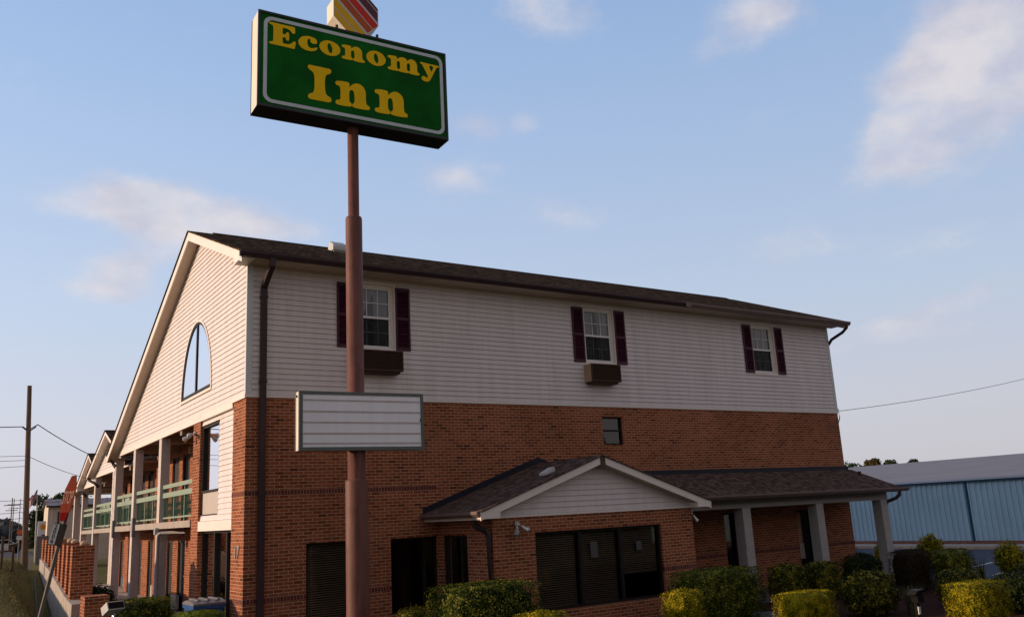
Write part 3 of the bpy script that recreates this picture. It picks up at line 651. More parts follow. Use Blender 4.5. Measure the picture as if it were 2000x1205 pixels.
# shed porch roof
def sp(y): return 3.12+.378*y
m = MB(); pts = [(8.23, -.003), (19.35, -.003), (19.35, -1.74), (10.15, -1.74)]
m.quad(*[(x, y, sp(y)) for x, y in reversed(pts)], uv=[(x, y*1.07) for x, y in reversed(pts)]); m.quad((10.15, -1.74, sp(-1.74)), (19.35, -1.74, sp(-1.74)), (19.35, -1.74, sp(-1.74)-.03), (10.15, -1.74, sp(-1.74)-.03)); m.quad((19.35, -1.74, sp(-1.74)-.03), (19.35, -1.74, sp(-1.74)), (19.35, -.003, 3.119), (19.35, -.003, 3.089)); m.build('porch_roof', shingle_p, motel)
m = MB(); gutter(m, 10.30, 19.50, -1.73, 2.475, .12, .105); m.build('gutter', gutter2, motel)
m = MB(); m.box(10.04, 18.78, -1.52, -1.20, 2.14, 2.36).box(18.46, 18.78, -1.20, -.01, 2.14, 2.36); m.box(10.04, 19.3, -1.70, -1.52, 2.36, 2.39); m.box(18.79, 19.33, -1.70, -.01, 2.36, 2.39); m.build('porch_beam', beamm, motel)
m = MB(); m.quad((10.04, -1.7, 2.30), (18.5, -1.7, 2.30), (18.5, 0, 2.30), (10.04, 0, 2.30)); m.build('porch_ceiling', beamm, motel)
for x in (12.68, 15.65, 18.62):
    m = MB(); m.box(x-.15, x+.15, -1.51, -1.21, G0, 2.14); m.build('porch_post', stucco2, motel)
m = MB(); m.tube([(3.99-.05, -1.75, 2.32), (3.99-.05, -1.75, 2.2), (4.0, -1.8, 2.1), (4.28, -2.18, 1.98), (4.32, -2.2, 1.88), (4.32, -2.2, G0)], .052, 4, True)
m = MB(); m.tube([(4.05, -2.05, 2.32), (4.05, -2.05, 2.16), (4.12, -2.08, 2.07), (4.28, -2.13, 2.0), (4.335, -2.15, 1.90), (4.335, -2.15, G0)], .062, 8); m.build('downspout', gutterm, motel)
m = MB(); m.tube([(19.1, -1.76, 2.38), (19.1, -1.74, 2.26), (19.02, -1.66, 2.17), (18.86, -1.46, 2.08), (18.83, -1.40, 1.96), (18.83, -1.40, G0)], .05, 8); m.build('downspout', gutterm, motel)
# side gutter of the porch gable
m = MB(); m.prism([(3.99, 2.385), (3.99, 2.28), (3.93, 2.28), (3.88, 2.33), (3.88, 2.39), (3.89, 2.39)], 'y', -2.48, -.03); m.build('gutter', gutter2, motel)
m = MB(); m.prism([(6.02, rp(6.02)-.02), (6.02, rp(6.02)+.05), (6.28, rp(6.28)+.09), (6.30, rp(6.30)-.02)], 'y', -1.90, -1.66); m.build('roof_vent', acwhite, motel)
m = MB(); m.tube([(19.0, -.55, sp(-.55)-.02), (19.0, -.55, sp(-.55)+.12)], .05, 10); m.build('vent_pipe', gutterm, motel)

# --- gable side, ground to gable base
m = MB(); m.box(0, .14, 3.52, 4.14, G0, ZS-.05); m.build('brick_pier', brick, motel)
m = MB(); m.box(-.03, .18, 3.46, 4.2, ZS-.06, ZS-.003); m.build('pier_cap_trim', trim, motel)
lap_wall('y', .06, 2.50, ZS-.16, rectwall(.862, 3.518), [(2.06, 3.516, 2.6, 4.66)]).build('siding', siding, motel)
m = MB(); m.box(-.0, .10, .862, 3.518, 2.28, 2.495); m.build('panel_trim', trim, motel)
w = big_window('y', .06, 2.06, 3.50, 2.60, 4.66, [], None, .06, fw_=.045, pane=glassref, room=.4)
m = MB(); m.box(.08, .12, 2.10, 3.46, 2.64, 3.13); m.build('lower_panel', paint('panel_beige', (.50, .43, .37), .5, .05), w)
m = MB(); m.box(.05, .13, 2.10, 3.46, 3.13, 3.18); m.build('cross_bar', bronze, w)
w = big_window('y', .10, .862, 3.518, G0, 2.28, [1.55, 2.5], None, .08, fw_=.05, pane=glassmid, room=.6)
for zz in (): pass
# walkways: slabs, ceilings, back walls, doors, posts, rails; the wings step back one after another
wings = [(0.0, 4.14, 14.2), (.65, 14.2, 22.85), (1.2, 22.85, 30.1)]
TOPS = [ZS, 4.74, 4.62]
door_sets = [([(5.2, 6.05), (6.5, 7.3), (9.77, 10.62), (11.11, 11.99)], [(5.4, 6.2), (7.1, 7.9), (10.06, 10.94), (11.6, 12.35)]),
             ([(16.2, 17.0), (18.0, 18.85), (19.35, 20.15), (21.6, 22.4)], [(16.3, 17.1), (17.6, 18.4), (19.5, 20.2), (21.3, 22.0)]), ([(24.4, 25.2), (25.8, 26.6), (28.2, 29.0)], [(24.4, 25.2), (26.3, 27.1)])]
for wi, (x0, ya, yb) in enumerate(wings):
    zt = TOPS[wi]; xb = x0+1.3
    ups = [(a, b2, 2.56, 4.58) for a, b2 in door_sets[wi][0]]; dn = [(a, b2, 0.0, 2.02) for a, b2 in door_sets[wi][1]]
    wall_plane('y', xb, ya-.6, yb, G0, zt, ups+dn, .1).build('brick_wall', brick, motel)
    for (a, b2, q0, q1) in ups+dn:
        m = MB(); m.box(xb+.06, xb+.10, a, b2, q0, q1); m.box(xb+.03, xb+.06, a, a+.05, q0, q1).box(xb+.03, xb+.06, b2-.05, b2, q0, q1).box(xb+.03, xb+.06, a, b2, q1-.06, q1)
        d = m.build('door', darkdoor, motel)
        m = MB(); m.lathe([(.0, -.05), (.025, -.045), (.03, -.02), (.012, 0)], (xb+.03, a+.12, q0+1.0), 8, 'y'); m.build('handle', lampm, d)
    for k, (a, b2, q0, q1) in enumerate(dn):
        if k % 2: m = MB(); m.box(xb-.10, xb-.002, a-1.0, a-.35, .05, .45); m.build('wall_heater', acwhite, motel)
    m = MB(); m.box(x0-.03 if wi == 0 else x0, xb, ya, yb, 2.39, 2.55); m.build('balcony_slab', concrete, motel)
    m = MB(); m.quad((x0, ya, zt-.04), (xb, ya, zt-.04), (xb, yb, zt-.04), (x0, yb, zt-.04)); m.build('walkway_ceiling', ceilm, motel)
    m = MB(); m.box(x0-.3, xb, ya, yb, G0+.0, 0.0); m.build('walkway_slab', concrete, motel)
    # ceiling beams
    py = [7.5, 11.0, 14.15] if wi == 0 else ([18.4, 22.55] if wi == 1 else [26.2, 29.8])
    for y in py[:2] + [ya+1.2]: MB().box(x0+.02, xb, y+.05, y+.25, zt-.28, zt-.045).build('ceiling_beam', ceilm, motel)
    for y in py:
        m = MB(); m.box(x0-.012, x0+.22, y, y+.30, G0, zt-.165 if wi == 0 else zt-.02); m.build('walkway_post', stucco, motel)
    # railings
    edges = [ya+.0] + [v_ for y in py for v_ in (y, y+.3)]; segs = [(edges[i], edges[i+1]) for i in range(0, len(edges)-1, 2)]
    for (s0, s1) in segs:
        if s1-s0 < .4: continue
        m = MB(); xr = x0+.10
        m.box(xr-.04, xr-.005, s0, s1, 3.42, 3.52).box(xr-.04, xr-.005, s0, s1, 3.18, 3.31).box(xr-.02, xr+.01, s0, s1, 2.64, 2.68)
        rl = m.build('railing', green_l, motel)
        m = MB(); y = s0+.06
        while y < s1-.03: m.box(xr-.004, xr+.010, y-.007, y+.007, 2.68, 3.3); y += .14
        n_ = max(1, round((s1-s0)/1.1))
        m.build('baluster', green_d, rl)
        for k in range(n_+1):
            y = s0+.04+(s1-s0-.08)*k/n_; MB().box(xr-.003, xr+.03, y-.02, y+.02, 2.55, 3.5).build('rail_post', green_l, rl)
MB().box(1.3, 1.95, 14.2, 14.3, G0, ZS).build('brick_wall', brick, motel); MB().box(1.95, 2.5, 22.85, 22.95, G0, 4.7).build('brick_wall', brick, motel)
# mass behind the walkway so no light leaks through
MB().box(2.6, L_-.05, .7, 13.9, G0, ZS-.05).build('core_wall', dark, motel); MB().box(3.2, 17.8, 14.3, 30, G0, 5.2).build('core_wall', brick, motel)
MB().prism([(3.2, 5.2), (18.2, 5.2), (11, 9.45)], 'y', 14.6, 36).build('roof', shingle, motel)  # unseen mass added over the wings, ridge raised to shade the blue building
# small gables of the further wings
for (x0, ya, yb, zb, ay, az, ridge_len) in [(.65, 14.2, 22.75, 4.74, 19.0, 6.22, 8), (1.2, 23.2, 29.75, 4.62, 26.8, 5.98, 8)]:
    sl = (az-zb-.02)/(yb+.35-ay)
    f = lambda z, ay=ay, az=az, sl=sl, ya=ya, yb=yb: (max(ya, ay-(az-.16-z)/sl), min(yb, ay+(az-.16-z)/sl))
    lap_wall('y', x0, zb, az-.17, f, [(ay-1.05, ay-.35, zb+.35, zb+1.0)] if x0 < 1 else []).build('gable_siding', siding, motel)
    m = MB(); m.box(x0-.02, x0+.03, ya, yb, zb-.12, zb-.002); m.build('gable_base_trim', trim, motel)
    m = MB()
    for s_ in (-1, 1):
        ye = ay+s_*(yb+.35-ay); ze = zb+.02; L = math.hypot(ye-ay, az-ze)
        m.quad((x0-.33, ay, az), (x0+ridge_len, ay, az), (x0+ridge_len, ye, ze), (x0-.33, ye, ze), uv=[(0, 0), (ridge_len, 0), (ridge_len, L), (0, L)])
        m.quad((x0-.33, ay, az-.03), (x0-.33, ye, ze-.03), (x0+ridge_len, ye, ze-.03), (x0+ridge_len, ay, az-.03)); m.quad((x0-.33, ay, az), (x0-.33, ye, ze), (x0-.33, ye, ze-.03), (x0-.33, ay, az-.03))
    m.build('roof', shingle, motel)
    m = MB()
    for s_ in (-1, 1):
        ye = ay+s_*(yb+.33-ay); ze = zb+.02; m.prism([(ay, az-.03), (ye, ze-.03), (ye, ze-.19), (ay, az-.19)], 'x', x0-.30, x0-.27)
        m.quad((x0-.27, ay, az-.18), (x0-.27, ye, ze-.18), (x0, ye, ze-.18), (x0, ay, az-.18))
    m.build('rake_board', trim, motel)
    if x0 < 1:
        m = MB(); m.box(.62, .70, ay-1.05, ay-.98, zb+.35, zb+1.0).box(.62, .70, ay-.42, ay-.35, zb+.35, zb+1.0).box(.62, .70, ay-.98, ay-.42, zb+.35, zb+.41).box(.62, .70, ay-.98, ay-.42, zb+.94, zb+1.0); w = m.build('window', bronze, motel)
        MB().quad((.68, ay-.98, zb+.4), (.68, ay-.42, zb+.4), (.68, ay-.42, zb+.95), (.68, ay-.98, zb+.95)).build('pane', glassref, w)
    m = MB(); m.tube([(x0-.25, yb+.25, zb-.05), (x0-.2, yb+.2, zb-.2), (x0-.02, yb-.15, zb-.35), (x0+.1, yb-.2, zb-.5)], .06, 8); m.build('downspout', gutterm, motel)
m = MB(); m.prism([(29.75, 4.62), (33.3, 4.45), (33.3, 4.36), (29.75, 4.40)], 'x', .9, 6); m.build('end_canopy', trim, motel)
m = MB(); m.box(1.2, 1.45, 32.5, 32.8, 1.0, 4.4); m.build('walkway_post', stucco, motel)
m = MB(); m.tube([(-.20, 14.1, 4.70), (-.14, 14.05, 4.6), (.02, 14.5, 4.50), (.15, 14.55, 4.3), (.15, 14.55, G0)], .05, 8); m.build('downspout', gutterm, motel)
# pale drain pipe by the first post
m = MB(); m.tube([(.5, 6.75, 2.28), (-.02, 7.15, 2.28), (-.06, 7.22, 2.26), (-.07, 7.24, 2.18), (-.07, 7.24, G0)], .04, 10); m.build('drain_pipe', stucco2, motel, smooth=True)
m = MB(); m.tube([(.75, 17.7, 2.2), (.70, 17.72, 2.1), (.70, 17.72, G0)], .05, 10); m.build('drain_pipe', stucco2, motel, smooth=True)
# house number
mx = Matrix.Translation((-.012, .42, 1.83)) @ Matrix.Rotation(R(-90), 4, 'Z') @ Matrix.Rotation(R(90), 4, 'X')
text_mesh('house_number', '17', .34, .008, lampm, motel, mx, .006)

# ------------------------------------------------------------------ air conditioners
def ac_unit(x0, x1, label):
    z0, z1 = 5.52, 5.98; a = thing('air_conditioner', label, 'air conditioner', ((x0+x1)/2, 0, z0), 'window air conditioners under the upper windows')
    m = MB(); m.box(x0, x1, -.30, -.022, z0, z1); m.build('case', aclight, a)
    m = MB(); y = -.302
    m.box(x0, x1, -.335, -.301, z0, z0+.03).box(x0, x1, -.335, -.301, z1-.03, z1).box(x0, x0+.03, -.335, -.301, z0+.03, z1-.03).box(x1-.03, x1, -.335, -.301, z0+.03, z1-.03)
    z = z0+.04
    while z < z1-.04: m.quad((x0+.03, -.333, z), (x1-.03, -.333, z), (x1-.03, -.306, z+.022), (x0+.03, -.306, z+.022)); z += .040
    m.box(x0, x1, -.301, -.3005, z0+.03, z1-.03); m.build('grille', acm, a)
    m = MB(); m.box(x0+.05, x1-.05, -.26, -.03, z0-.05, z0-.001); m.build('drip_tray', acm, a)
ac_unit(2.38, 3.42, 'brown louvred air conditioner partly behind the brown sign pole')
ac_unit(8.80, 9.78, 'brown louvred air conditioner under the middle upper window')

# ------------------------------------------------------------------ security lights
def floodlight(name, loc, label, heads, wallnormal, arm=None):
    a = thing(name, label, 'security light', loc, None); n_ = Vector(wallnormal)
    m = MB(); c = Vector(loc); m.tube([c+n_*.0, c+n_*.05], .06, 12); m.build('mounting_plate', lampm, a)
    for h in heads:
        d = Vector(h).normalized(); s0 = c+n_*.05; e = s0+d*.10
        m = MB(); m.tube([s0, e], .022, 8)
        m.tube([e, e+d*.05, e+d*.11, e+d*.16, e+d*.175], [.028, .036, .055, .066, .066], 14); hd = m.build('lamp_head', lampm, a, smooth=True)
        m = MB(); m.tube([e+d*.165, e+d*.18, e+d*.19], [.06, .05, .02], 14); m.build('bulb', lampglass, hd, smooth=True)
floodlight('security_light', (4.98, -2.205, 2.10), 'twin-headed floodlight on the brick left of the lobby window', [(-.45, -.5, -.75), (.55, -.5, -.45)], (0, -1, 0))
floodlight('security_light', (-.0, 3.9, 4.55), 'silver floodlight pointing left on the slim brick pier', [(-.75, .35, -.5), (-.6, -.75, -.25)], (-1, 0, 0))
floodlight('security_light', (10.6, -1.53, 2.13), 'dark lamp under the porch eave right of the small gable', [(.3, -.3, -.8)], (0, -1, 0))
for (x, y, z, lb) in [(1.28, 9.4, 4.66, 'small wall lamp by the upper doors nearest the brick pier'), (1.28, 12.6, 4.6, 'small wall lamp farther along the upper walkway'), (-.02, 7.45, 2.36, 'white lamp on the first walkway post at balcony level')]:
    a = thing('wall_lamp', lb, 'wall lamp', (x, y, z)); m = MB(); m.box(x-.10, x, y-.07, y+.07, z-.12, z+.06); m.build('housing', lampm, a); m = MB(); m.box(x-.11, x-.101, y-.05, y+.05, z-.1, z+.02); m.build('lens', lampglass, a)
for i, (y, lb) in enumerate([(10.55, 'grey box on the second walkway post'), (13.8, 'grey box on the third walkway post')]):
    m = MB(); m.box(-.10, -.014, y, y+.16, 2.20, 2.75); o = m.build('utility_box', binlid, None, (-.05, y, 2.2)); tag(o, lb+' beside the balcony slab', 'utility box')

# ------------------------------------------------------------------ the pole sign
PXc, PYc = 1.21, -2.74
sign = thing('pole_sign', 'tall brown pole sign with a green Economy Inn board and a small white marquee', 'sign', (PXc, PYc, G0))
m = MB(); m.lathe([(.205, G0), (.205, 3.02), (.195, 3.05), (.160, 3.06), (.160, 8.02), (.150, 8.06), (.108, 8.07), (.108, 12.1)], (PXc, PYc, 0), 36); m.build('pole', polem, sign, smooth=False)
for pg in sign.children[0].data.polygons: pg.use_smooth = abs(pg.normal.z) < .5
pt = polem.node_tree; pp = [n for n in pt.nodes if n.type == 'BSDF_PRINCIPLED'][0]; src = pp.inputs['Base Color'].links[0].from_socket
rm = math_n(pt, 'MULTIPLY', math_n(pt, 'SUBTRACT', noise_n(pt, objn(pt), 2.6, 8, .75), .53), 9.0, clamp=True)
pt.links.new(mix_n(pt, math_n(pt, 'MULTIPLY', rm, .55), src, (.10, .036, .020)), pp.inputs['Base Color'])
def frame(phi, zc, off):
    c = Vector((PXc, PYc, zc)) + Vector((math.cos(phi), math.sin(phi), 0))*off
    return Matrix.Translation(c - Vector((PXc, PYc, G0))) @ Matrix.Rotation(phi, 4, 'Z')
def local_build(m, name, mat, parent, F):
    """vertices of m are in the sign's local frame (x along, y depth, z up)"""
    o0 = Vector(parent['_o']); m.v = [tuple(F @ Vector(v) + o0) for v in m.v]; return m.build(name, mat, parent)
F = frame(R(-2.96), 10.932, .024); hw, hh, dp = 1.983, .989, .25
m = MB(); m.box(-hw+.005, hw-.005, -dp+.03, dp-.03, -hh+.005, hh-.005); cab = local_build(m, 'sign_cabinet', scream, sign, F)
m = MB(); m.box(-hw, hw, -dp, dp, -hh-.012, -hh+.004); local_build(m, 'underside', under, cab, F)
m = MB(); m.box(-hw+.02, hw-.02, -dp+.1, dp-.1, hh-.004, hh+.012); local_build(m, 'top_plate', alum_d, cab, F)
m = MB()
for s_ in (-1, 1):
    y0, y1 = (-dp, -dp+.04) if s_ < 0 else (dp-.04, dp)
    m.box(-hw, hw, y0, y1, hh-.045, hh).box(-hw, hw, y0, y1, -hh+.004, -hh+.05).box(-hw, -hw+.045, y0, y1, -hh+.05, hh-.045).box(hw-.045, hw, y0, y1, -hh+.05, hh-.045)
local_build(m, 'face_frame', alum_d, cab, F)
m = MB(); m.box(-hw+.045, hw-.045, -dp+.02, -dp+.028, -hh+.05, hh-.045).box(-hw+.045, hw-.045, dp-.028, dp-.02, -hh+.05, hh-.045); face = local_build(m, 'sign_face', sgreen, sign, F)
def rrect(x0, x1, z0, z1, r, n=8):
    out = []
    for cx, cz, a0 in ((x1-r, z1-r, 0), (x0+r, z1-r, 90), (x0+r, z0+r, 180), (x1-r, z0+r, 270)):
        for k in range(n+1): a = R(a0+90*k/n); out.append((cx+r*math.cos(a), cz+r*math.sin(a)))
    return out
def face_mat(F, y): return F @ Matrix.Translation((0, y, 0)) @ Matrix.Rotation(R(90), 4, 'X')
curve_mesh('border_line', [rrect(-1.875, 1.905, -.895, .895, .17), rrect(-1.805, 1.835, -.825, .825, .115)], .003, swhite, face, face_mat(F, -dp+.016))
LET = {}
LET['n'] = [[(0, .93), (0, .80), (.16, .75), (.20, .62), (.20, .36), (.17, .22), (0, .17), (0, .03), (.3, 0), (.68, .03), (.70, .15), (.62, .22), (.60, .42), (.62, .62), (.72, .70), (.82, .64), (.85, .42), (.84, .22), (.76, .15), (.76, .03), (1.1, 0), (1.52, .03), (1.54, .16), (1.42, .22), (1.38, .4), (1.38, .66), (1.30, .88), (1.10, 1.0), (.88, .99), (.70, .88), (.61, .80), (.60, .96), (.3, .98)]]
LET['m'] = [[(0, .93), (0, .80), (.14, .75), (.17, .62), (.17, .36), (.14, .22), (0, .17), (0, .03), (.28, 0), (.58, .03), (.60, .15), (.53, .22), (.51, .42), (.53, .62), (.61, .70), (.69, .64), (.71, .42), (.70, .22), (.63, .15), (.63, .03), (.9, 0), (1.2, .03), (1.22, .15), (1.14, .22), (1.12, .42), (1.14, .62), (1.22, .70), (1.30, .64), (1.32, .42), (1.31, .22), (1.24, .15), (1.24, .03), (1.52, 0), (1.86, .03), (1.88, .16), (1.78, .22), (1.75, .4), (1.75, .66), (1.68, .88), (1.52, 1.0), (1.32, .99), (1.16, .84), (1.08, .96), (.90, 1.0), (.72, .97), (.59, .86), (.52, .80), (.51, .96), (.27, .98)]]
def ell(cx, cy, rx, ry, rot=0, n=28, pw=1.0): return [(cx+rx*math.cos(2*math.pi*k/n)*math.cos(rot)-ry*math.sin(2*math.pi*k/n)*math.sin(rot), cy+rx*math.cos(2*math.pi*k/n)*math.sin(rot)+ry*math.sin(2*math.pi*k/n)*math.cos(rot)) for k in range(n)]
LET['c'] = [[(1.10, .72), (1.04, .90), (.80, 1.0), (.50, .99), (.20, .84), (.03, .52), (.12, .20), (.40, .02), (.74, .0), (1.02, .12), (1.12, .27), (1.06, .34), (.94, .28), (.78, .22), (.62, .28), (.54, .50), (.56, .74), (.66, .84), (.72, .78), (.72, .66), (.82, .56), (.98, .56), (1.07, .62)]]
LET['E'] = [[(0, 1.38), (0, 1.26), (.14, 1.20), (.17, 1.0), (.17, .7), (.17, .4), (.14, .2), (0, .14), (0, .02), (.3, .01), (.8, .01), (1.16, 0), (1.20, .10), (1.24, .36), (1.22, .45), (1.13, .46), (1.04, .32), (.88, .22), (.68, .20), (.62, .26), (.61, .56), (.68, .60), (.75, .58), (.78, .48), (.83, .44), (.90, .46), (.92, .7), (.90, .94), (.83, .96), (.78, .92), (.75, .82), (.68, .80), (.61, .83), (.61, 1.12), (.66, 1.19), (.82, 1.19), (.98, 1.10), (1.06, .98), (1.14, .96), (1.20, 1.02), (1.20, 1.24), (1.17, 1.38), (.9, 1.39), (.4, 1.39)]]
LET['y'] = [[(0, 1.0), (0, .88), (.12, .82), (.22, .62), (.46, .14), (.50, -.02), (.44, -.12), (.34, -.08), (.22, -.04), (.08, -.10), (.05, -.24), (.14, -.38), (.34, -.43), (.56, -.36), (.72, -.12), (.90, .28), (1.08, .68), (1.18, .84), (1.30, .89), (1.30, .99), (1.0, 1.0), (.78, .99), (.77, .89), (.88, .84), (.90, .74), (.80, .48), (.74, .46), (.64, .70), (.62, .82), (.74, .89), (.73, .99), (.35, 1.0)]]
LET['I'] = [[(0, 1.38), (-.02, 1.26), (.04, 1.18), (.13, 1.10), (.17, .9), (.17, .5), (.13, .28), (.02, .2), (-.02, .1), (.02, 0), (.2, -.01), (.42, -.01), (.62, 0), (.68, .08), (.65, .2), (.54, .28), (.49, .5), (.49, .9), (.53, 1.1), (.63, 1.18), (.68, 1.28), (.65, 1.38), (.5, 1.39), (.2, 1.39)]]
def letter(ch, u0, v0, u1, v1, ysh=0):
    loops = [smooth_loop(l, 5) for l in LET[ch]] if ch != 'o' else [ell(.6, .5, .6, .5), ell(.6, .5, .135, .33, R(8))]
    xs_ = [p_[0] for l in loops for p_ in l]; zs_ = [p_[1] for l in loops for p_ in l]; a0, a1, b0, b1 = min(xs_), max(xs_), min(zs_), max(zs_)
    loops = [[(u0+(x-a0)/(a1-a0)*(u1-u0), v0+(z-b0)/(b1-b0)*(v1-v0)) for x, z in l] for l in loops]
    curve_mesh('letter', loops, .004, syellow, face, face_mat(F, -dp+.015))
for ch, u0, v1, u1, v0 in [('E', -1.775, .782, -1.255, .315), ('c', -1.205, .662, -.825, .345), ('o', -.785, .668, -.355, .345), ('n', -.325, .672, .157, .345), ('o', .193, .678, .612, .350), ('m', .655, .675, 1.365, .335), ('y', 1.384, .668, 1.82, .24),
                           ('I', -1.015, .055, -.545, -.665), ('n', -.462, -.135, .250, -.673), ('n', .357, -.140, 1.070, -.673)]: letter(ch, u0, v0, u1, v1)
# octagonal emblem on top
EMC = (0, 1.475); ap = .48; cr_ = ap/math.cos(R(22.5))
oct_ = [(EMC[0]+cr_*math.cos(R(22.5+45*k)), EMC[1]+cr_*math.sin(R(22.5+45*k))) for k in range(8)]
m = MB(); m.prism(oct_, 'y', -.20, .20); emb = local_build(m, 'emblem_box', scream, sign, F)
def clip(poly, nx, nz, d):           # keep nx*x+nz*z <= d
    out = []
    for i in range(len(poly)):
        a, b2 = poly[i], poly[(i+1) % len(poly)]; fa, fb = nx*a[0]+nz*a[1]-d, nx*b2[0]+nz*b2[1]-d
        if fa <= 0: out.append(a)
        if fa*fb < 0: s_ = fa/(fa-fb); out.append((a[0]+(b2[0]-a[0])*s_, a[1]+(b2[1]-a[1])*s_))
    return out
inner = [(EMC[0]+(x-EMC[0])*.965, EMC[1]+(z-EMC[1])*.965) for x, z in oct_]
m = MB(); m.quad(*[(x, -.203, z) for x, z in inner]); local_build(m, 'emblem_face', swhite, emb, F)
stripes = [(-.50, -.335, (.78, .43, .008)), (-.315, -.165, (.78, .43, .008)), (-.12, .03, (.50, .085, .015)), (.05, .20, (.64, .025, .010)), (.245, .40, (.12, .03, .045)), (.42, .56, (.11, .012, .03))]
for k, (d0, d1, col) in enumerate(stripes):
    ang = R(45); nx, nz = math.cos(ang), math.sin(ang); c0 = nx*EMC[0]+nz*EMC[1]
    pl = clip(clip(inner, nx, nz, c0+d1), -nx, -nz, -(c0+d0))
    if len(pl) > 2: m = MB(); m.quad(*[(x, -.206, z) for x, z in pl]); local_build(m, 'emblem_stripe', paint('emblem_stripe_%d' % k, col, .4, .06), emb, F)
m = MB(); m.box(-.3, -.2, -.1, .1, .99, 1.0)
for u in (-.42, .44): m.tube([(u, -.22, .97), (u, -.22, 1.06)], .03, 6)
local_build(m, 'lifting_hook', alum_d, sign, F)
# marquee
F2 = frame(R(-2.47), 4.09, .056); hw, hh, dp = 1.199, .519, .225
m = MB(); m.box(-hw, hw, -dp, -.03, -hh, hh); mq = local_build(m, 'marquee_cabinet', scream, sign, F2)
m = MB()
for (x0, x1, z0, z1) in [(-hw-.006, hw+.006, hh-.05, hh+.006), (-hw-.006, hw+.006, -hh-.006, -hh+.055), (-hw-.006, -hw+.062, -hh+.055, hh-.05), (hw-.055, hw+.006, -hh+.055, hh-.05)]:
    m.box(x0, x1, -dp-.02, -dp+.03, z0, z1).box(x0, x1, -.06, -.02, z0, z1)
local_build(m, 'marquee_frame', alum, mq, F2)
m = MB(); m.box(-hw+.062, hw-.055, -dp-.008, -dp-.002, -hh+.055, hh-.05); local_build(m, 'marquee_face', mwhite, mq, F2)
m = MB()
for z in (.37, .168, -.026, -.222, -.398): m.box(-hw+.063, hw-.056, -dp-.016, -dp-.0085, z-.013, z+.013)
local_build(m, 'letter_track', mstrip, mq, F2)
m = MB(); m.box(1.125, 1.15, -dp-.024, -dp-.0205, -.0, .05).box(-1.22, -1.2055, -.14, -.10, .42, .46); local_build(m, 'scuff', under, mq, F2)

# ------------------------------------------------------------------ brick fence on the retaining wall
fx = -2.4
rw = MB()
ysr = [4.2+.6*i for i in range(12)]
def ft(y): return prof(y, [(4.2, .88), (5.04, .94), (5.95, 1.08), (6.74, 1.21), (8.0, 1.41), (10.44, 1.73), (11, 1.76)])
for a, b2 in zip(ysr, ysr[1:]):
    zb = -.3; rw.quad((fx-.045, a, zb), (fx-.045, a, ft(a)), (fx-.045, b2, ft(b2)), (fx-.045, b2, zb)); rw.quad((fx-.045, a, ft(a)), (fx+.5, a, ft(a)), (fx+.5, b2, ft(b2)), (fx-.045, b2, ft(b2))); rw.quad((fx+.5, a, zb), (fx+.5, b2, zb), (fx+.5, b2, ft(b2)), (fx+.5, a, ft(a)))
rw.quad((fx-.045, 4.2, -.3), (fx+.5, 4.2, -.3), (fx+.5, 4.2, ft(4.2)), (fx-.045, 4.2, ft(4.2)))
wallrt = rw.build('retaining_wall', concrete, None, (fx, 4.2, 0)); tag(wallrt, 'low pale concrete retaining wall under the brick piers at left', 'retaining wall')
fence = thing('brick_fence', 'brick fence of close-set piers on the low concrete wall at left', 'fence', (fx, 4.9, .9))
for k in range(9):
    y = 4.89+.715*k; zt_ = 2.10+.022*k
    m = MB(); m.box(fx, fx+.46, y, y+.30, ft(y), zt_); m.build('pier', brick, fence)
    m = MB(); m.box(fx+.18, fx+.27, y+.30, y+.715, ft(y)+.02, zt_-.12); m.build('panel', brick, fence)
    if k in (0, 2, 3, 5):
        m = MB(); m.lathe([(0, .0), (.07, .0), (.09, .03), (.08, .07), (.04, .10), (0, .11)], (fx+.25, y+.15, zt_+.001), 10); tag(m.build('cap_stone', stonem, None, (fx+.25, y+.15, zt_), smooth=True), 'rounded tan stone resting on brick fence pier number %s from the near end' % ['one', '', 'three', 'four', '', 'six'][k], 'stone', 'stones on the fence piers')
low = thing('low_brick_wall', 'knee-high brick wall with a raised end pier at the bottom left', 'wall', (-2.2, 3.6, G0))
m = MB(); m.box(-2.31, -1.83, 3.35, 3.95, G0, 1.06); m.build('end_pier', brick, low)
m = MB(); m.box(-1.83, -1.15, 3.42, 3.80, G0, .88); m.build('wall_run', brick, low)

# ------------------------------------------------------------------ stop sign and number board
st = thing('stop_sign', 'leaning red stop sign seen nearly edge-on at the left', 'stop sign', (-3.75, -.97, .5))
pa, pb = Vector((-3.71, -.97, .45)), Vector((-3.20, -1.0, 3.20)); ax = (pb-pa).normalized()
nz_ = Vector((math.sin(R(264.5)), math.cos(R(264.5)), 0)); nz_ = (nz_-ax*nz_.dot(ax)).normalized(); xx = ax.cross(nz_)
RM = Matrix((xx, -nz_, ax)).transposed()        # local x across the face, -y outward, z up along the post
m = MB(); cP = (pa+pb)/2; m.obox(cP, .065, .05, (pb-pa).length, RM); m.build('post', woodpost, st)
cS = Vector((-3.25, -1.0, 2.945)) + nz_*.035
octs = [(.38/math.cos(R(22.5))*math.cos(R(22.5+45*k)), .38/math.cos(R(22.5))*math.sin(R(22.5+45*k))) for k in range(8)]
def stx(p_, d): return tuple(cS + xx*p_[0] + ax*p_[1] + nz_*d)
m = MB(); m.quad(*[stx(q, .004) for q in octs]); m.quad(*[stx(q, -.004) for q in reversed(octs)])
for k in range(8): m.quad(stx(octs[k], -.004), stx(octs[(k+1) % 8], -.004), stx(octs[(k+1) % 8], .004), stx(octs[k], .004))
so = m.build('sign_plate', redm, st)
R4 = Matrix.Translation(cS + nz_*.009 - Vector(st['_o'])) @ Matrix((xx, ax, nz_)).transposed().to_4x4()
R4.translation = R4.translation
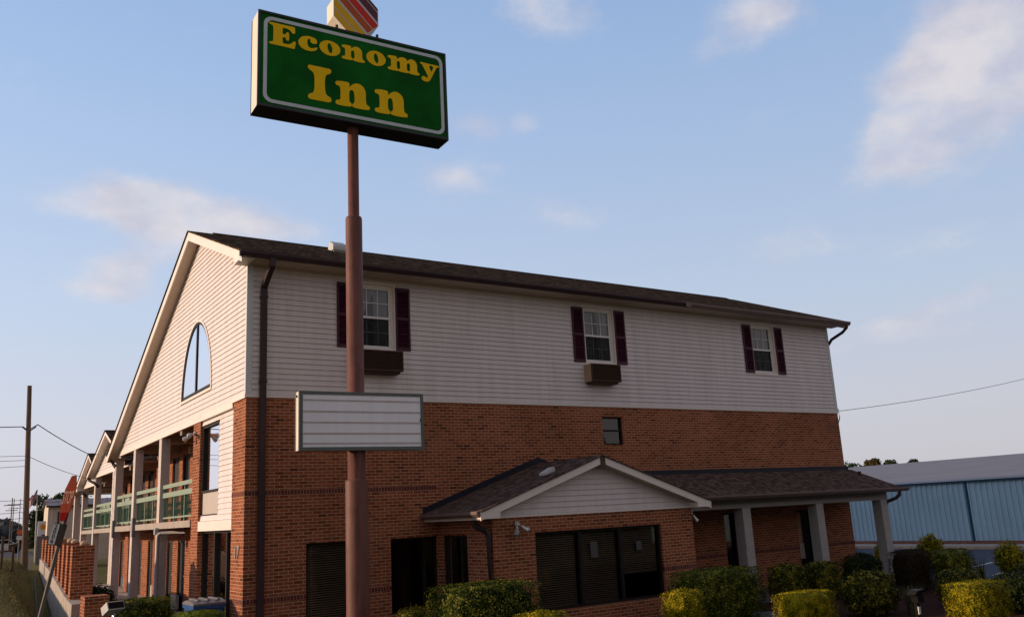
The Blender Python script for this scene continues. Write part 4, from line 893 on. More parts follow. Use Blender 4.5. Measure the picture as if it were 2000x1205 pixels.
text_mesh('stop_letters', 'STOP', .30, .001, stopwhite, so, R4, .0)
low_oct = clip(octs, 0, 1, -.24)
m = MB(); m.quad(*[stx(q, .006) for q in low_oct]); m.build('dark_red_edge', redback, so)  # bottom tip of the plate in a darker red
nb = thing('number_board', 'dark board with a white 2006 number plate on the leaning post', 'number sign', (-3.55, -1.0, 2.3))
c = Vector((-3.46, -1.02, 2.37)); RN = Matrix.Rotation(R(12), 3, 'Y') @ Matrix.Rotation(R(-8), 3, 'Z')
m = MB(); m.obox(c + RN @ Vector((.05, .03, 0)), .20, .05, .36, RN); m.build('board', bark, nb)
m = MB(); m.obox(c + RN @ Vector((-.01, -.005, -.0)), .095, .012, .33, RN); pl = m.build('plate', white, nb)
for k, ch in enumerate('2006'):
    q4 = Matrix.Translation(c + RN @ Vector((-.01, -.014, .115-.077*k)) - Vector(nb['_o'])) @ RN.to_4x4() @ Matrix.Rotation(R(90), 4, 'X'); text_mesh('digit', ch, .095, .001, cable, pl, q4, .002)

# ------------------------------------------------------------------ foliage
def leafy(m, pts, size, flat=.6, rnd=random):
    for (p_, n_) in pts:
        d = Vector((rnd.gauss(0, 1), rnd.gauss(0, 1), rnd.gauss(0, 1))).normalized(); n2 = (Vector(n_)*flat + d).normalized()
        u = n2.cross(Vector((rnd.gauss(0, 1), rnd.gauss(0, 1), rnd.gauss(0, 1)))).normalized(); w = n2.cross(u); s_ = size*rnd.uniform(.6, 1.35); p_ = Vector(p_)
        i = len(m.v); m.v += [tuple(p_-u*s_*.5), tuple(p_+w*s_*.32), tuple(p_+u*s_*.5), tuple(p_-w*s_*.32)]; m.f.append((i, i+1, i+2, i+3)); m.uv.append(None)
def sgnp(v, p_): return math.copysign(abs(v)**p_, v)
def vn(x, y, z, s): return math.sin(x*5.1*s+z*3.7+1.3)*math.sin(y*4.3*s+2.1*x+.4)*math.sin(z*4.9*s+1.7*y+s)
def hedge(name, cx, cy, wx, wy, top, mat, label, cat='bush', e=.35, n=9000, leaf=.03, rough=.03, spikes=0, group=None, base=-.15, rot=0):
    z0 = base+.03; hx, hy, hz = wx/2, wy/2, (top-z0)/2; zc = z0+hz; m = MB(); pts = []; cR, sR = math.cos(rot), math.sin(rot)
    for k in range(n):
        d = Vector((random.gauss(0, 1), random.gauss(0, 1), random.gauss(0, 1))).normalized()
        # sample a superellipsoid more evenly over its faces
        mxx = max(abs(d.x), abs(d.y), abs(d.z)); q = d/mxx; q = Vector((lerp(d.x, q.x, 1-e), lerp(d.y, q.y, 1-e), lerp(d.z, q.z, 1-e)))
        r_d = 1 - abs(random.gauss(0, .05)) + rough*2.2*vn(cx+q.x*hx*2, cy+q.y*hy*2, q.z*hz*2, 1.6) + rough*1.3*vn(cx+q.x*hx*5, cy+q.y*hy*5, q.z*hz*5, 2.3) + rough*random.uniform(-.6, 1)
        x, y = q.x*hx*r_d, q.y*hy*r_d
        pts.append(((cx+x*cR-y*sR, cy+x*sR+y*cR, max(base+.01, zc+q.z*hz*r_d)), (q.x, q.y, q.z)))
    leafy(m, pts, leaf, 1.25)
    # dense inner twig mass
    N1, N2 = 20, 12
    base_i = len(m.v)
    for a in range(N2+1):
        th_ = math.pi*a/N2
        for b2 in range(N1):
            ph = 2*math.pi*b2/N1; d = Vector((math.sin(th_)*math.cos(ph), math.sin(th_)*math.sin(ph), math.cos(th_))); mxx = max(abs(d.x), abs(d.y), abs(d.z)); q = d/mxx
            q = Vector((lerp(d.x, q.x, 1-e), lerp(d.y, q.y, 1-e), lerp(d.z, q.z, 1-e)))*.86; x, y = q.x*hx, q.y*hy; m.v.append((cx+x*cR-y*sR, cy+x*sR+y*cR, zc+q.z*hz))
    for a in range(N2):
        for b2 in range(N1): m.f.append((base_i+a*N1+b2, base_i+a*N1+(b2+1) % N1, base_i+(a+1)*N1+(b2+1) % N1, base_i+(a+1)*N1+b2)); m.uv.append(None)
    for k in range(spikes):
        a = random.uniform(0, 6.28); rr = random.uniform(0, .8); x, y = cx+math.cos(a)*hx*rr, cy+math.sin(a)*hy*rr; zz = top-.03; h_ = random.uniform(.05, .14)
        leafy(m, [((x+random.uniform(-.01, .01), y, zz+h_*j/4), (0, 0, 1)) for j in range(5)], leaf)
    return tag(m.build(name, mat, None, (cx, cy, base), uv=False), label, cat, group)
hg = 'clipped shrubs in the beds in front of the motel'
hedge('hedge', 3.28, -3.6, 1.85, 1.35, 1.13, lf_box, 'large clipped green hedge in front of the lobby window', 'hedge', .17, 30000, .036, .018, 3, hg)
hedge('bush', 2.72, -1.9, .68, .6, .66, lf_mix, 'small dark bush between the brown sign pole and the large hedge', 'bush', .6, 4000, .03, .05, 2, hg)
hedge('bush', 3.50, -5.1, .88, .70, .70, lf_gold, 'low golden bush in front of the lobby window, right of the large hedge', 'bush', .30, 10000, .028, .03, 0, hg)
hedge('bush', 6.80, -5.03, .72, .66, .76, lf_gold, 'round golden bush at the right end of the lobby window', 'bush', .5, 10000, .03, .05, 0, hg)
hedge('hedge', 8.88, -3.9, 2.15, 1.0, .96, lf_box, 'wide dark hedge in front of the right end of the brick lobby', 'hedge', .20, 28000, .036, .02, 0, hg)
hedge('bush', 12.35, -2.9, .95, .75, .76, lf_mix, 'dark mottled bush beside the first porch post', 'bush', .45, 10000, .042, .06, 0, hg)
hedge('bush', 13.37, -3.1, .98, .65, .76, lf_mix, 'dark mottled bush in front of the middle porch post', 'bush', .45, 10000, .042, .06, 0, hg)
hedge('bush', 8.50, -6.46, 1.15, .66, .63, lf_gold, 'square-cut golden bush near the middle of the bed', 'bush', .14, 16000, .026, .015, 0, hg)
hedge('bush', 14.67, -3.3, 1.1, .75, .86, lf_dark, 'dark green bush left of the last porch post', 'bush', .6, 7000, .045, .06, 0, hg)
hedge('bush', 11.45, -5.75, 1.15, .90, .73, lf_mix, 'round green bush with yellowish new leaves, left of the small garden light', 'bush', .75, 9000, .055, .08, 0, hg)
hedge('bush', 15.71, -4.0, 1.08, .70, .91, lf_red, 'very dark reddish bush right of the last porch post', 'bush', .25, 12000, .034, .02, 0, hg)
hedge('bush', 17.38, -4.1, 1.2, .72, .81, lf_box, 'boxy green bush beyond the dark reddish one', 'bush', .2, 12000, .034, .02, 0, hg)
hedge('bush', 13.99, -6.24, 1.1, .70, .61, lf_mix, 'rounded dark green bush behind the large golden cube', 'bush', .55, 7000, .045, .06, 0, hg)
hedge('bush', 10.76, -8.48, 1.18, .70, .69, lf_gold, 'large square-cut golden bush at the lower right', 'bush', .14, 22000, .026, .015, 0, hg)
hedge('bush', 13.5, -7.9, 1.3, .90, .63, lf_dark, 'dark bush cut off by the right edge behind the golden cube', 'bush', .6, 9000, .05, .08, 0, hg)
hedge('bush', 17.9, -5.9, 1.1, .60, .50, lf_mix, 'low olive bush at the right edge near the parking lines', 'bush', .4, 5000, .04, .05, 0, hg)
far_g = 'small yellow shrubs along the parking lot'
hedge('shrub', 22.9, -.1, .75, .7, .85, lf_gold, 'pointed yellow shrub behind the boxy green bush', 'shrub', .9, 3500, .06, .12, 6, far_g)
hedge('shrub', 20.24, -4.1, .75, .7, .78, lf_gold, 'pointed yellow shrub nearest the right edge', 'shrub', .9, 3500, .05, .12, 6, far_g)
hedge('shrub', 20.3, -.05, .5, .45, .75, lf_gold, 'small bright yellow shrub between the brick corner and the last porch post', 'shrub', .8, 2000, .05, .12, 2, far_g)
hedge('shrub', 19.35, .45, .5, .5, .72, lf_lime, 'small green shrub at the far brick corner', 'shrub', .9, 1500, .05, .15, 2)
hedge('bush', -2.0, 5.6, .8, .9, .55, lf_dark, 'dark bush in the yard just behind the brick fence', 'bush', .6, 4000, .06, .08)
hedge('bush', -1.3, 8.6, .9, 1.3, .95, lf_dark, 'dark rounded bush by the walkway behind the near end of the fence', 'bush', .7, 6000, .06, .10)
hedge('bush', -.85, 6.2, .9, 1.0, .62, lf_mix, 'loose green bush at the foot of the first walkway post', 'bush', .8, 4500, .06, .15, 3)
hedge('hedge', -1.12, 3.5, 1.2, 1.25, .93, lf_box, 'clipped green hedge left of the blue bin', 'hedge', .18, 18000, .028, .015)
hedge('hedge', -.72, .4, .85, 1.0, .80, lf_lime, 'low bright green hedge in front of the blue bin', 'hedge', .18, 18000, .026, .015)
def blades(name, cx, cy, r, h, n, mat, label, cat, base=-.14, group=None):
    m = MB()
    for k in range(n):
        a = random.uniform(0, 6.283); rr = random.uniform(0, r*.25); lean = random.uniform(.1, .9)*r; hh_ = h*random.uniform(.6, 1.05); w_ = .006; x0, y0 = cx+math.cos(a)*rr, cy+math.sin(a)*rr; px = None
        d = Vector((math.cos(a), math.sin(a))); s_ = Vector((-d.y, d.x))*w_
        seg = [(x0+d.x*lean*t_**1.8, y0+d.y*lean*t_**1.8, base+hh_*(t_ - .25*t_**3)) for t_ in (0, .33, .66, 1)]
        for i in range(3):
            (x, y, z), (x1, y1, z1) = seg[i], seg[i+1]; k0, k1 = 1-i/3, 1-(i+1)/3+.05
            m.quad((x-s_.x*k0, y-s_.y*k0, z), (x+s_.x*k0, y+s_.y*k0, z), (x1+s_.x*k1, y1+s_.y*k1, z1), (x1-s_.x*k1, y1-s_.y*k1, z1))
    return tag(m.build(name, mat, None, (cx, cy, base), uv=False), label, cat, group)
blades('ornamental_grass', 12.0, -6.35, .42, .80, 420, lf_grass, 'tan tuft of ornamental grass right of the round green bush', 'ornamental grass')
blades('ornamental_grass', 10.55, -5.0, .35, .68, 260, lf_grass, 'thin tan grass tuft left of the round green bush', 'ornamental grass')
blades('ornamental_grass', 5.4, -4.2, .45, .42, 400, lf_lime, 'dark green strappy grass under the lobby window, right of the low golden bush', 'ornamental grass')
blades('ornamental_grass', 6.1, -4.4, .40, .36, 300, lf_lime, 'short strappy grass just left of the round golden bush', 'ornamental grass')
m = MB()
blades('young_plant', 19.4, -3.7, .35, .85, 90, lf_mix, 'thin upright leafy plant by the parking lot kerb', 'plant')
# grass on the bank
m = MB(); 
for k in range(26000):
    x, y = random.uniform(-10, -2.7), random.uniform(-1, 14.5)
    if y > 4 and x > -2.62: continue
    z = gh(x, y); h_ = random.uniform(.02, .055); a = random.uniform(0, 3.14); dx, dy = math.cos(a)*.012, math.sin(a)*.012; lx, ly = random.gauss(0, .02), random.gauss(0, .02)
    i = len(m.v); m.v += [(x-dx, y-dy, z-.01), (x+dx, y+dy, z-.01), (x+lx, y+ly, z+h_)]; m.f.append((i, i+1, i+2)); m.uv.append(None)
lf_lawn = leaf_mat('lawn_blade', [(.06, .065, .016), (.12, .115, .032), (.21, .18, .065), (.30, .24, .12)])
tag(m.build('lawn_grass', lf_lawn, uv=False), 'dry mown grass on the bank at the left', 'grass', None, 'stuff')
m = MB()
for a, b2 in zip(range(0, 14), range(1, 15)):
    xa, xb_ = -3.05+.06*(a-3), -3.05+.06*(b2-3)
    m.quad((xa, a, gh(xa, a)+.03), (xa+.04, a, gh(xa+.04, a)+.03), (xb_+.04, b2, gh(xb_+.04, b2)+.03), (xb_, b2, gh(xb_, b2)+.03))
tag(m.build('path_edging', pave), kind='structure')

# ------------------------------------------------------------------ trees
def tree(name, x, y, z, h, w, mat, label, n=5000, leaf=.35, trunk=.25, group=None, cat='tree', lobes=9, seed=1, low=.3):
    rnd = random.Random(seed); t_ = thing(name, label, cat, (x, y, z), group)
    m = MB(); m.tube([(x, y, z), (x+.02*h*.3, y, z+h*.3), (x-.01*h, y+.01*h, z+h*.6)], [trunk, trunk*.75, trunk*.35], 8)
    cl = []
    for k in range(lobes):
        a = rnd.uniform(0, 6.283); hz_ = rnd.uniform(low, .92); rr = w*.5*rnd.uniform(.2, .75)*(1-.6*max(0, hz_-.5)); c_ = Vector((x+math.cos(a)*rr, y+math.sin(a)*rr, z+h*hz_)); cl.append((c_, w*rnd.uniform(.16, .30)))
        m.tube([(x, y, z+h*min(hz_*.6, .55)), tuple(lerp(Vector((x, y, z+h*hz_*.7)), c_, .5)), tuple(c_)], [trunk*.35, trunk*.2, trunk*.08], 5)
    m.build('trunk', bark, t_)
    c = MB(); pts = []
    for k in range(n):
        c_, r_ = cl[rnd.randrange(len(cl))]; d = Vector((rnd.gauss(0, 1), rnd.gauss(0, 1), rnd.gauss(0, .8))).normalized()*r_*rnd.uniform(.55, 1.12)
        pts.append((tuple(c_+d), tuple(d.normalized())))
    leafy(c, pts, leaf, .5, rnd); c.build('crown', mat, t_, uv=False)
    return t_
gt = 'big trees beyond the beige metal building'
for k, (x, y, h, w, lb) in enumerate([(4.2, 76.5, 5.3, 2.6, 'rounded dark green tree nearest the flagpole'), (5.4, 77.5, 5.9, 2.6, 'tall dark green tree directly behind the stop sign'), (7.6, 80, 5.8, 3.4, 'dark green tree showing over the beige building roof')]):
    tree('broadleaf_tree', x, y, .9, h, w, lf_tree, lb, 5000, .24, .15, gt, lobes=18, seed=20+k, low=.15)
gr_ = 'tree tops over the blue building roof'
for k, (x, y, h, w, mt, lb) in enumerate([(60, 29.3, 5.15, 3.2, lf_tree, 'green tree top next to the far brick corner'), (61, 28.4, 5.45, 1.7, lf_autumn, 'narrow warm-coloured tree top in the middle of the row'), (61, 27.5, 5.5, 1.7, lf_autumn, 'second narrow warm-coloured tree top, right of the middle'), (61, 26.4, 5.2, 2.8, lf_tree, 'green tree top ending the row on the right'), (60, 23.6, 5.15, 1.8, lf_tree, 'lone small tree top peeking over the roof ridge')]):
    tree('far_tree', x, y, -.2, h, w, mt, lb, 7000, .20, .12, gr_, lobes=16, seed=40+k, low=.45)
# distant wood on the horizon
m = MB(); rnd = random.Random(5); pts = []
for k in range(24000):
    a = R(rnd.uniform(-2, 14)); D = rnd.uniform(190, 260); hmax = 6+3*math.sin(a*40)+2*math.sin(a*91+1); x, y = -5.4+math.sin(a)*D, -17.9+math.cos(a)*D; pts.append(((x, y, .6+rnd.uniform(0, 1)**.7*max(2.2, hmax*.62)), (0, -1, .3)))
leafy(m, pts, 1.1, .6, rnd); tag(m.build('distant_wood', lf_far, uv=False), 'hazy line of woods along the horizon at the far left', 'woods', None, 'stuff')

m = MB(); rnd = random.Random(9); pts = []
for k in range(16):
    a = R(112+9.5*k+rnd.uniform(-3, 3)); D = rnd.uniform(34, 50); cx, cy = -5.4+math.sin(a)*D, -17.9+math.cos(a)*D; hh_ = rnd.uniform(7, 12); w_ = rnd.uniform(3.5, 5.5)
    m.tube([(cx, cy, .3), (cx, cy, hh_*.5)], .3, 6)
    m.lathe([(0, 1.2), (w_*.7, 2.0), (w_*.8, hh_*.5), (w_*.5, hh_*.85), (0, hh_*.95)], (cx, cy, 0), 8)
    for j in range(420):
        d = Vector((rnd.gauss(0, 1), rnd.gauss(0, 1), rnd.gauss(0, 1))).normalized(); pts.append(((cx+d.x*w_, cy+d.y*w_, hh_*.55+d.z*hh_*.47), tuple(d)))
leafy(m, pts, .9, .6, rnd); tag(m.build('roadside_wood', lf_tree, uv=False), 'dark trees across the street that show only as reflections in the lobby windows', 'woods', None, 'stuff')

# ------------------------------------------------------------------ utility pole, wires, flag
up_ = thing('utility_pole', 'tall weathered wooden utility pole rising at the far left', 'utility pole', (-2.24, 17.0, 1.4))
m = MB(); m.tube([(-2.24, 17.0, .9), (-2.35, 17.0, 4.0), (-2.49, 17.02, 7.54)], [.105, .088, .07], 12); m.build('pole', wood, up_)
m = MB(); m.box(-2.62, -2.36, 16.9, 17.12, 1.0, 2.1); m = MB(); m.tube([(-2.09, 16.95, .9), (-2.10, 16.95, 1.72)], .035, 8); m.build('cable_guard', acwhite, up_)
m = MB(); m.tube([(-2.50, 17.0, 6.0), (-2.62, 17.0, 6.1)], .03, 6).tube([(-2.40, 17.0, 6.0), (-2.15, 17.0, 6.18)], .02, 6).tube([(-2.40, 17.0, 5.94), (-2.2, 17.0, 6.1)], .02, 6); m.build('insulator', cable, up_)
def wire(pts, r, label, sag=.0, n=14):
    p0, p1 = Vector(pts[0]), Vector(pts[1]); path = [p0.lerp(p1, k/n)+Vector((0, 0, -sag*4*(k/n)*(1-k/n))) for k in range(n+1)]
    m = MB(); m.tube(path, r, 5); return tag(m.build('wire', cable, None, tuple(p0), uv=False), label, 'wire', 'overhead wires')
wire([(-2.15, 17.0, 6.18), (2.2, 25.5, 5.2)], .016, 'thick overhead wire from the utility pole down to the motel roofs', .15)
wire([(-2.62, 17.0, 6.1), (-14, 20, 6.6)], .016, 'overhead wire leaving the utility pole to the left at its attachment', .15)
wire([(-2.4, 17.0, 5.1), (3.4, 30, 4.8)], .010, 'thinner wire from mid pole to the farthest gable', .3)
wire([(-2.4, 17.0, 3.65), (1.2, 30, 4.3)], .010, 'low wire from the utility pole passing behind the stop sign', .25)
for k, (z0, z1, lb) in enumerate([(5.1, 5.0, 'upper of the faint wires left of the pole'), (4.95, 4.85, 'second of the faint wires left of the pole'), (4.75, 4.5, 'third of the faint wires left of the pole'), (3.6, 3.75, 'fourth faint wire left of the pole, with birds on it'), (3.2, 3.1, 'fifth faint wire left of the pole'), (3.0, 2.8, 'lowest faint wire left of the pole')]):
    wire([(-2.42, 17.0, z0), (-12, 16.5+k, z1)], .008, lb, .05)
wire([(19.1, .3, 4.98), (34, 1.0, 6.85)], .009, 'thin service wire from the far brick corner to the right edge', .12)
m = MB(); m.tube([(19.08, .25, 5.0), (19.4, .2, 5.08), (19.42, .2, 4.8), (19.3, .22, 4.55), (19.1, .25, 4.6)], .015, 6); tag(m.build('service_drop', cable, None, (19.08, .25, 5.0)), 'looped service cable bracket on the far brick corner', 'cable bracket')
fl = thing('flagpole', 'thin pale flagpole flying a small striped flag in the distance', 'flagpole', (.3, 39.9, 1))
m = MB(); m.tube([(.30, 39.9, 1), (.20, 39.9, 4.75)], [.045, .03], 8); m.build('pole', acwhite, fl)
m = MB(); fr_ = paint('flag_red', (.45, .05, .06), .8); fb = paint('flag_blue', (.03, .04, .12), .8); fwm = paint('flag_white', (.6, .58, .58), .8)
o3 = Vector((.19, 41, 5.02))
for k in range(7):
    m = MB(); z = -.088*k
    for j in range(6):
        def fp(u, v): return (o3.x - u*.36, 39.9+.08*math.sin(u*7+v*2), o3.z - u*.62 + v*.9 + .03*math.sin(u*9))
        u0, u1 = j/6, (j+1)/6; v0, v1 = -.075*k, -.075*(k+1)
        m.quad(fp(u0, v0), fp(u1, v0), fp(u1, v1), fp(u0, v1))
    fo = m.build('flag_stripe', fr_ if k % 2 == 0 else fwm, fl)
m = MB(); m.prism([(.12, 4.80), (.19, 4.86), (.19, 5.03), (.12, 4.95)], 'y', 39.80, 39.81); m.build('flag_canton', fb, fl)
tag(fl.children[-1], None)

# ------------------------------------------------------------------ background buildings
bb = thing('metal_warehouse', 'long low blue corrugated metal building on the right', 'warehouse', (33.9, 5, G0))
X = 33.9; y0, y1 = -30, 45; ze = 2.64
m = MB(); y = y0; pr = [(0, 0), (.05, .0), (.075, .035), (.155, .035), (.18, 0)]
zb = .08
while y < y1:
    # ribs every 0.26 m
    q = [(y, 0), (y+.20, 0), (y+.203, -.06), (y+.245, -.06), (y+.26, 0)]
    for (a, da), (c_, dc) in zip(q, q[1:]): m.quad((X+da, a, zb), (X+dc, c_, zb), (X+dc, c_, ze), (X+da, a, ze))
    y += .26
for y in (4.6,): pass
m.quad((X+.05, y0, zb), (X+.05, y1, zb), (X+14, y1, zb), (X+14, y0, zb)); m.build('wall', bluem, bb)
m = MB()
for y in (4.62, 21, -11): m.box(X-.06, X+.02, y, y+.09, zb, ze)
m.box(X-.12, X, y0, y1, ze-.02, ze+.05); m.build('trim', bluetrim, bb)
m = MB(); m.quad((X-.15, y0, ze+.06), (X-.15, y1, ze+.06), (X+21, y1, 4.42), (X+21, y0, 4.42)); m.quad((X+21, y0, 4.42), (X+21, y1, 4.42), (X+42, y1, 2.8), (X+42, y0, 2.8))
y = y0
while y < y1: m.box(X-.14, X-.13, y, y+.03, ze+.07, ze+.08); y += .6
rfm, t, p, o = new_mat('corrugated_roof'); v = objn(t); wv = nn(t, 'ShaderNodeTexWave'); wv.bands_direction = 'Y'; wv.inputs['Scale'].default_value = 1.6; t.links.new(v, wv.inputs[0])
t.links.new(ramp_n(t, noise_n(t, v, .5, 5), [(.3, (.125, .108, .11)), (.7, (.165, .142, .142))]), p.inputs['Base Color']); p.inputs['Roughness'].default_value = .6; bump_n(t, p, wv.outputs[0], .5, .03)
m.build('roof', rfm, bb)
m = MB(); m.box(X-.02, X+.3, y0, y1, -.15, .08); m.build('footing', brickfar, bb)
m = MB(); m.box(31.6, 31.9, -25, 30, -.15, -.02); tag(m.build('kerb', stonem), kind='structure')
m = MB(); m.box(32.6, 33.7, -25, 30, -.15, -.05); tag(m.build('gravel_strip', paint('white_gravel', (.42, .35, .30), .9, .25, 12, bump=1)), kind='structure')
m = MB(); m.box(22.5, 24.5, 3.5, 3.8, -.14, -.0); tag(m.build('kerb', stonem), kind='structure')
bw = thing('metal_shed', 'beige ribbed metal building behind the stop sign', 'shed', (1.55, 46.8, 1))
m = MB(); x = 1.55
while x < 16:
    q = [(x, 0), (x+.22, 0), (x+.24, -.04), (x+.30, -.04), (x+.32, 0)]
    for (a, da), (c_, dc) in zip(q, q[1:]): m.quad((a, 46.8+da, .8), (c_, 46.8+dc, .8), (c_, 46.8+dc, 4.30), (a, 46.8+da, 4.30))
    x += .32
m.quad((1.55, 46.8, .8), (1.55, 46.8, 4.30), (1.55, 47.8, 4.66), (1.55, 49.0, 4.1), (1.55, 49.0, .8)); m.build('wall', beigem, bw)
m = MB(); m.quad((1.40, 46.6, 4.29), (16, 46.6, 4.29), (16, 47.8, 4.72), (1.40, 47.8, 4.72)); m.quad((1.40, 49.2, 4.1), (1.40, 47.8, 4.72), (16, 47.8, 4.72), (16, 49.2, 4.1)); x = 1.5
while x < 16: m.prism([(x, 0), (x+.08, 0)], 'y', 0, 0) if False else m.quad((x, 46.58, 4.33), (x+.07, 46.58, 4.33), (x+.07, 47.8, 4.76), (x, 47.8, 4.76)); x += .6
m.build('roof', metroof, bw)
m = MB(); m.box(1.4, 16, 46.55, 46.62, 4.18, 4.29).box(2.1, 2.2, 46.7, 46.76, .8, 3.9); m.build('gutter', gutterm, bw)
# fuel price sign with a scallop emblem
sh_ = thing('fuel_sign', 'white roadside fuel sign with a yellow scallop emblem', 'roadside sign', (.52, 40, 1))
m = MB(); m.box(.34, .74, 39.9, 40.0, 1.9, 3.24); m.build('panel', white, sh_)
pts = [(.60+.15*math.cos(R(a))*(1+.05*math.cos(R(a*12))), 2.92+.17*math.sin(R(a))*(1+.05*math.cos(R(a*12)))) for a in range(-40, 221, 10)] + [(.52, 2.76), (.68, 2.76)]
m = MB(); m.quad(*[(x, 39.89, z) for x, z in pts]); m.build('emblem', paint('emblem_orange', (.85, .32, .03), .5), sh_)
m = MB(); m.box(.56, .72, 39.885, 39.895, 2.35, 2.5); m.build('price_strip', redm, sh_)
m = MB(); m.box(.12, .72, 38.0, 38.06, .9, 2.42)
x = .12
while x < .70: m.box(x, x+.03, 37.97, 38.0, .9, 2.42); x += .08
tag(m.build('plank_fence', paint('grey_planks', (.30, .25, .22), .9), None, (.4, 38, 1)), 'short grey slatted fence section beyond the utility pole', 'fence')
wk = thing('warning_sign', 'small orange diamond road sign over a white panel, far left', 'road sign', (-.55, 39.9, 1))
m = MB(); cx_, cz_ = -.55, 2.68
m.quad((cx_-.17, 39.9, cz_), (cx_, 39.9, cz_-.17), (cx_+.17, 39.9, cz_), (cx_, 39.9, cz_+.17)); m.quad((cx_-.17, 39.92, cz_), (cx_, 39.92, cz_+.17), (cx_+.17, 39.92, cz_), (cx_, 39.92, cz_-.17)); m.build('diamond', orange, wk)
m = MB(); m.box(-.68, -.42, 39.9, 39.92, 2.28, 2.49); m.build('panel', white, wk)
m = MB(); m.tube([(-.55, 39.95, 1.1), (-.55, 39.95, 2.4)], .03, 6); m.build('post', binlid, wk)
for k, (x, y, z1, lb) in enumerate([(-3.17, 10.04, 2.12, 'short dark bollard post nearest the utility pole'), (-3.43, 10.07, 2.42, 'dark wooden gate post at the left edge')]):
    o_ = thing('fence_post', lb, 'post', (x, y, 1.4)); m = MB(); m.tube([(x, y, 1.3), (x, y, z1)], .035, 8); m.build('post', bark, o_)
    if k: m = MB(); m.tube([(x-.6, y, z1-.42), (x+.22, y, z1-.40)], .022, 6); m.build('cross_rail', bark, o_)
for k, (x, y, h, lb) in enumerate([(3.2, 96, 6.0, 'nearest of the distant utility poles down the street'), (6.0, 130, 7.2, 'second distant utility pole down the street'), (7.8, 142, 7.6, 'third distant utility pole down the street'), (5.6, 150, 5.2, 'small far utility pole at the left edge')]):
    o_ = thing('distant_pole', lb, 'utility pole', (x, y, .8), 'utility poles down the street'); m = MB(); m.tube([(x, y, .5), (x, y, .8+h)], [.07, .05], 6); m.build('pole', wood, o_)
    m = MB(); m.box(x-.8, x+.8, y-.03, y+.03, h-.04, h+.04).box(x-.6, x+.6, y-.03, y+.03, h-.6, h-.53); m.build('crossarm', wood, o_)
# distant cars and a truck trailer
def far_car(x, y, col, label, L=4.2):
    z = gh(x, y); c = thing('parked_car', label, 'car', (x, y, z))
    m = MB(); m.prism([(x-L/2, z+.35), (x-L/2, z+.85), (x-L*.3, z+.95), (x-L*.18, z+1.38), (x+L*.2, z+1.40), (x+L*.34, z+.95), (x+L/2, z+.85), (x+L/2, z+.35)], 'y', y-.85, y+.85); m.build('body', col, c)
    m = MB(); m.prism([(x-L*.27, z+.97), (x-L*.17, z+1.32), (x+L*.18, z+1.33), (x+L*.30, z+.97)], 'y', y-.87, y+.87); m.build('window', dark, c)
    for sx in (-.3, .3):
        m = MB(); m.lathe([(0, -.1), (.33, -.1), (.33, .1), (0, .1)], (x+sx*L, y-.78, z+.33), 12, 'y'); m.build('wheel', dark, c)
far_car(3.9, 84, bark, 'dark vehicle parked far off in front of the distant trees', 3.4)
far_car(2.6, 100, acwhite, 'tiny pale car on the distant street')

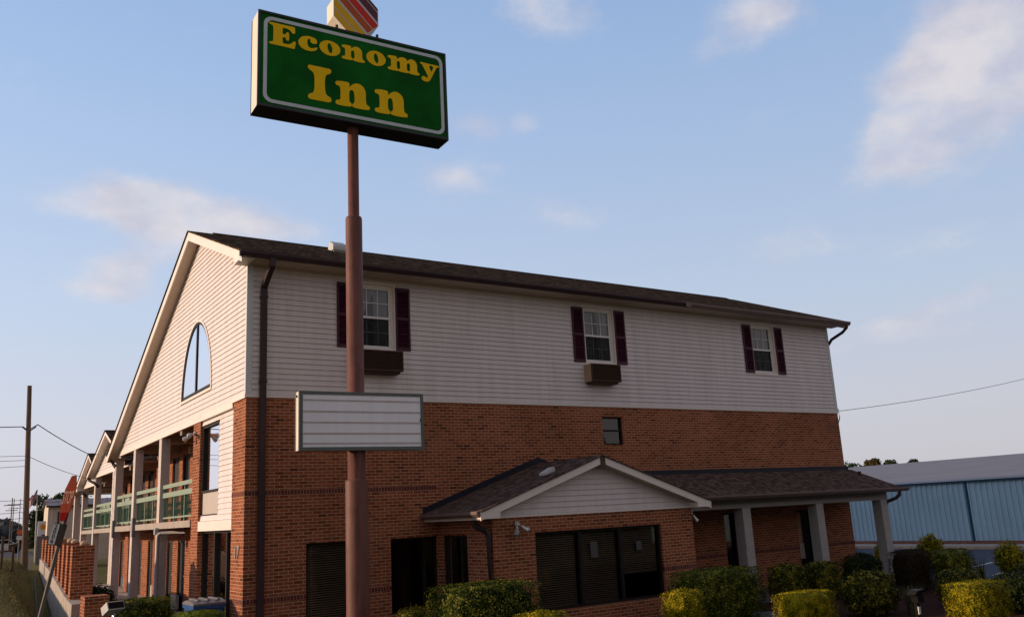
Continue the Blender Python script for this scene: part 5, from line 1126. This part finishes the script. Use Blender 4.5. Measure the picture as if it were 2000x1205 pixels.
# ------------------------------------------------------------------ wheelie bin, bollard light, garden lights
bn = thing('wheelie_bin', 'blue wheeled trash bin with a grey lid standing by the glass front', 'trash bin', (-.42, 1.15, G0))
m = MB(); a0, b0, c0, d0 = (-.66, -.20, .80, 1.48); a1, b1, c1, d1 = (-.72, -.14, .74, 1.56); zt = .86
lo = [(a0, c0, G0+.05), (b0, c0, G0+.05), (b0, d0, G0+.05), (a0, d0, G0+.05)]; hi = [(a1, c1, zt), (b1, c1, zt), (b1, d1, zt), (a1, d1, zt)]
for k in range(4): m.quad(lo[k], lo[(k+1) % 4], hi[(k+1) % 4], hi[k])
m.quad(*hi); m.quad(*reversed(lo)); m.box(a1-.025, b1+.025, c1-.025, d1+.02, zt-.06, zt-.0); m.build('body', bluebin, bn)
m = MB(); lid = []
for i in range(7):
    y = c1-.04+(d1-c1+.06)*i/6; zz = zt+.012+.085*math.sin(math.pi*(.12+.8*i/6)); lid.append((y, zz))
m.prism(lid+[(d1+.02, zt+.006), (c1-.04, zt+.006)], 'x', a1-.03, b1+.03)
for s_ in (-.62, -.43, -.24): m.box(s_-.03, s_+.03, c1+.05, d1-.08, zt+.085, zt+.112)
m.build('lid', binlid, bn)
m = MB(); m.tube([(a1+.02, d1+.06, zt-.02), (b1-.02, d1+.06, zt-.02)], .018, 8); m.build('handle', bluebin, bn)
for x in (a0-.02, b0+.02): m = MB(); m.tube([(x-.03, d0-.02, G0+.12), (x+.03, d0-.02, G0+.12)], .12, 14); m.build('wheel', dark, bn)
gl_ = thing('ground_floodlight', 'white box floodlight on a stub at the bottom left beside the low brick wall', 'floodlight', (-1.95, 2.2, G0))
m = MB(); m.tube([(-1.92, 2.35, G0), (-1.92, 2.35, .62), (-1.88, 2.35, .75)], .03, 8); m.build('stub', lampm, gl_)
RG = Matrix.Rotation(R(18), 3, 'Z') @ Matrix.Rotation(R(-28), 3, 'X'); m = MB(); m.obox((-1.93, 2.30, .86), .36, .26, .17, RG); m.build('housing', acwhite, gl_)
m = MB(); m.obox(Vector((-1.93, 2.30, .86)) + RG @ Vector((0, -.14, .0)), .32, .012, .13, RG); m.obox(Vector((-1.93, 2.30, .86)) + RG @ Vector((.185, 0, 0)), .012, .28, .20, RG); m.build('lens_frame', dark, gl_)
ll = thing('garden_light', 'small hooded black garden light on a short stake in the mulch', 'garden light', (11.22, -6.95, G0))
m = MB(); m.box(11.19, 11.25, -6.98, -6.92, G0, .20); m.build('stake', dark, ll)
m = MB(); m.box(11.185, 11.255, -7.0, -6.985, -.02, .12); m.build('tag', white, ll)
m = MB(); m.prism([(11.07, .36), (11.17, .43), (11.39, .44), (11.39, .42), (11.18, .41), (11.08, .345)], 'y', -7.05, -6.86); m.build('hood', bronze, ll)
m = MB(); m.box(11.17, 11.37, -7.03, -6.89, .20, .41); m.build('lamp_body', dark, ll)
for k in ('_o',):
    for o in bpy.data.objects:
        if k in o: del o[k]
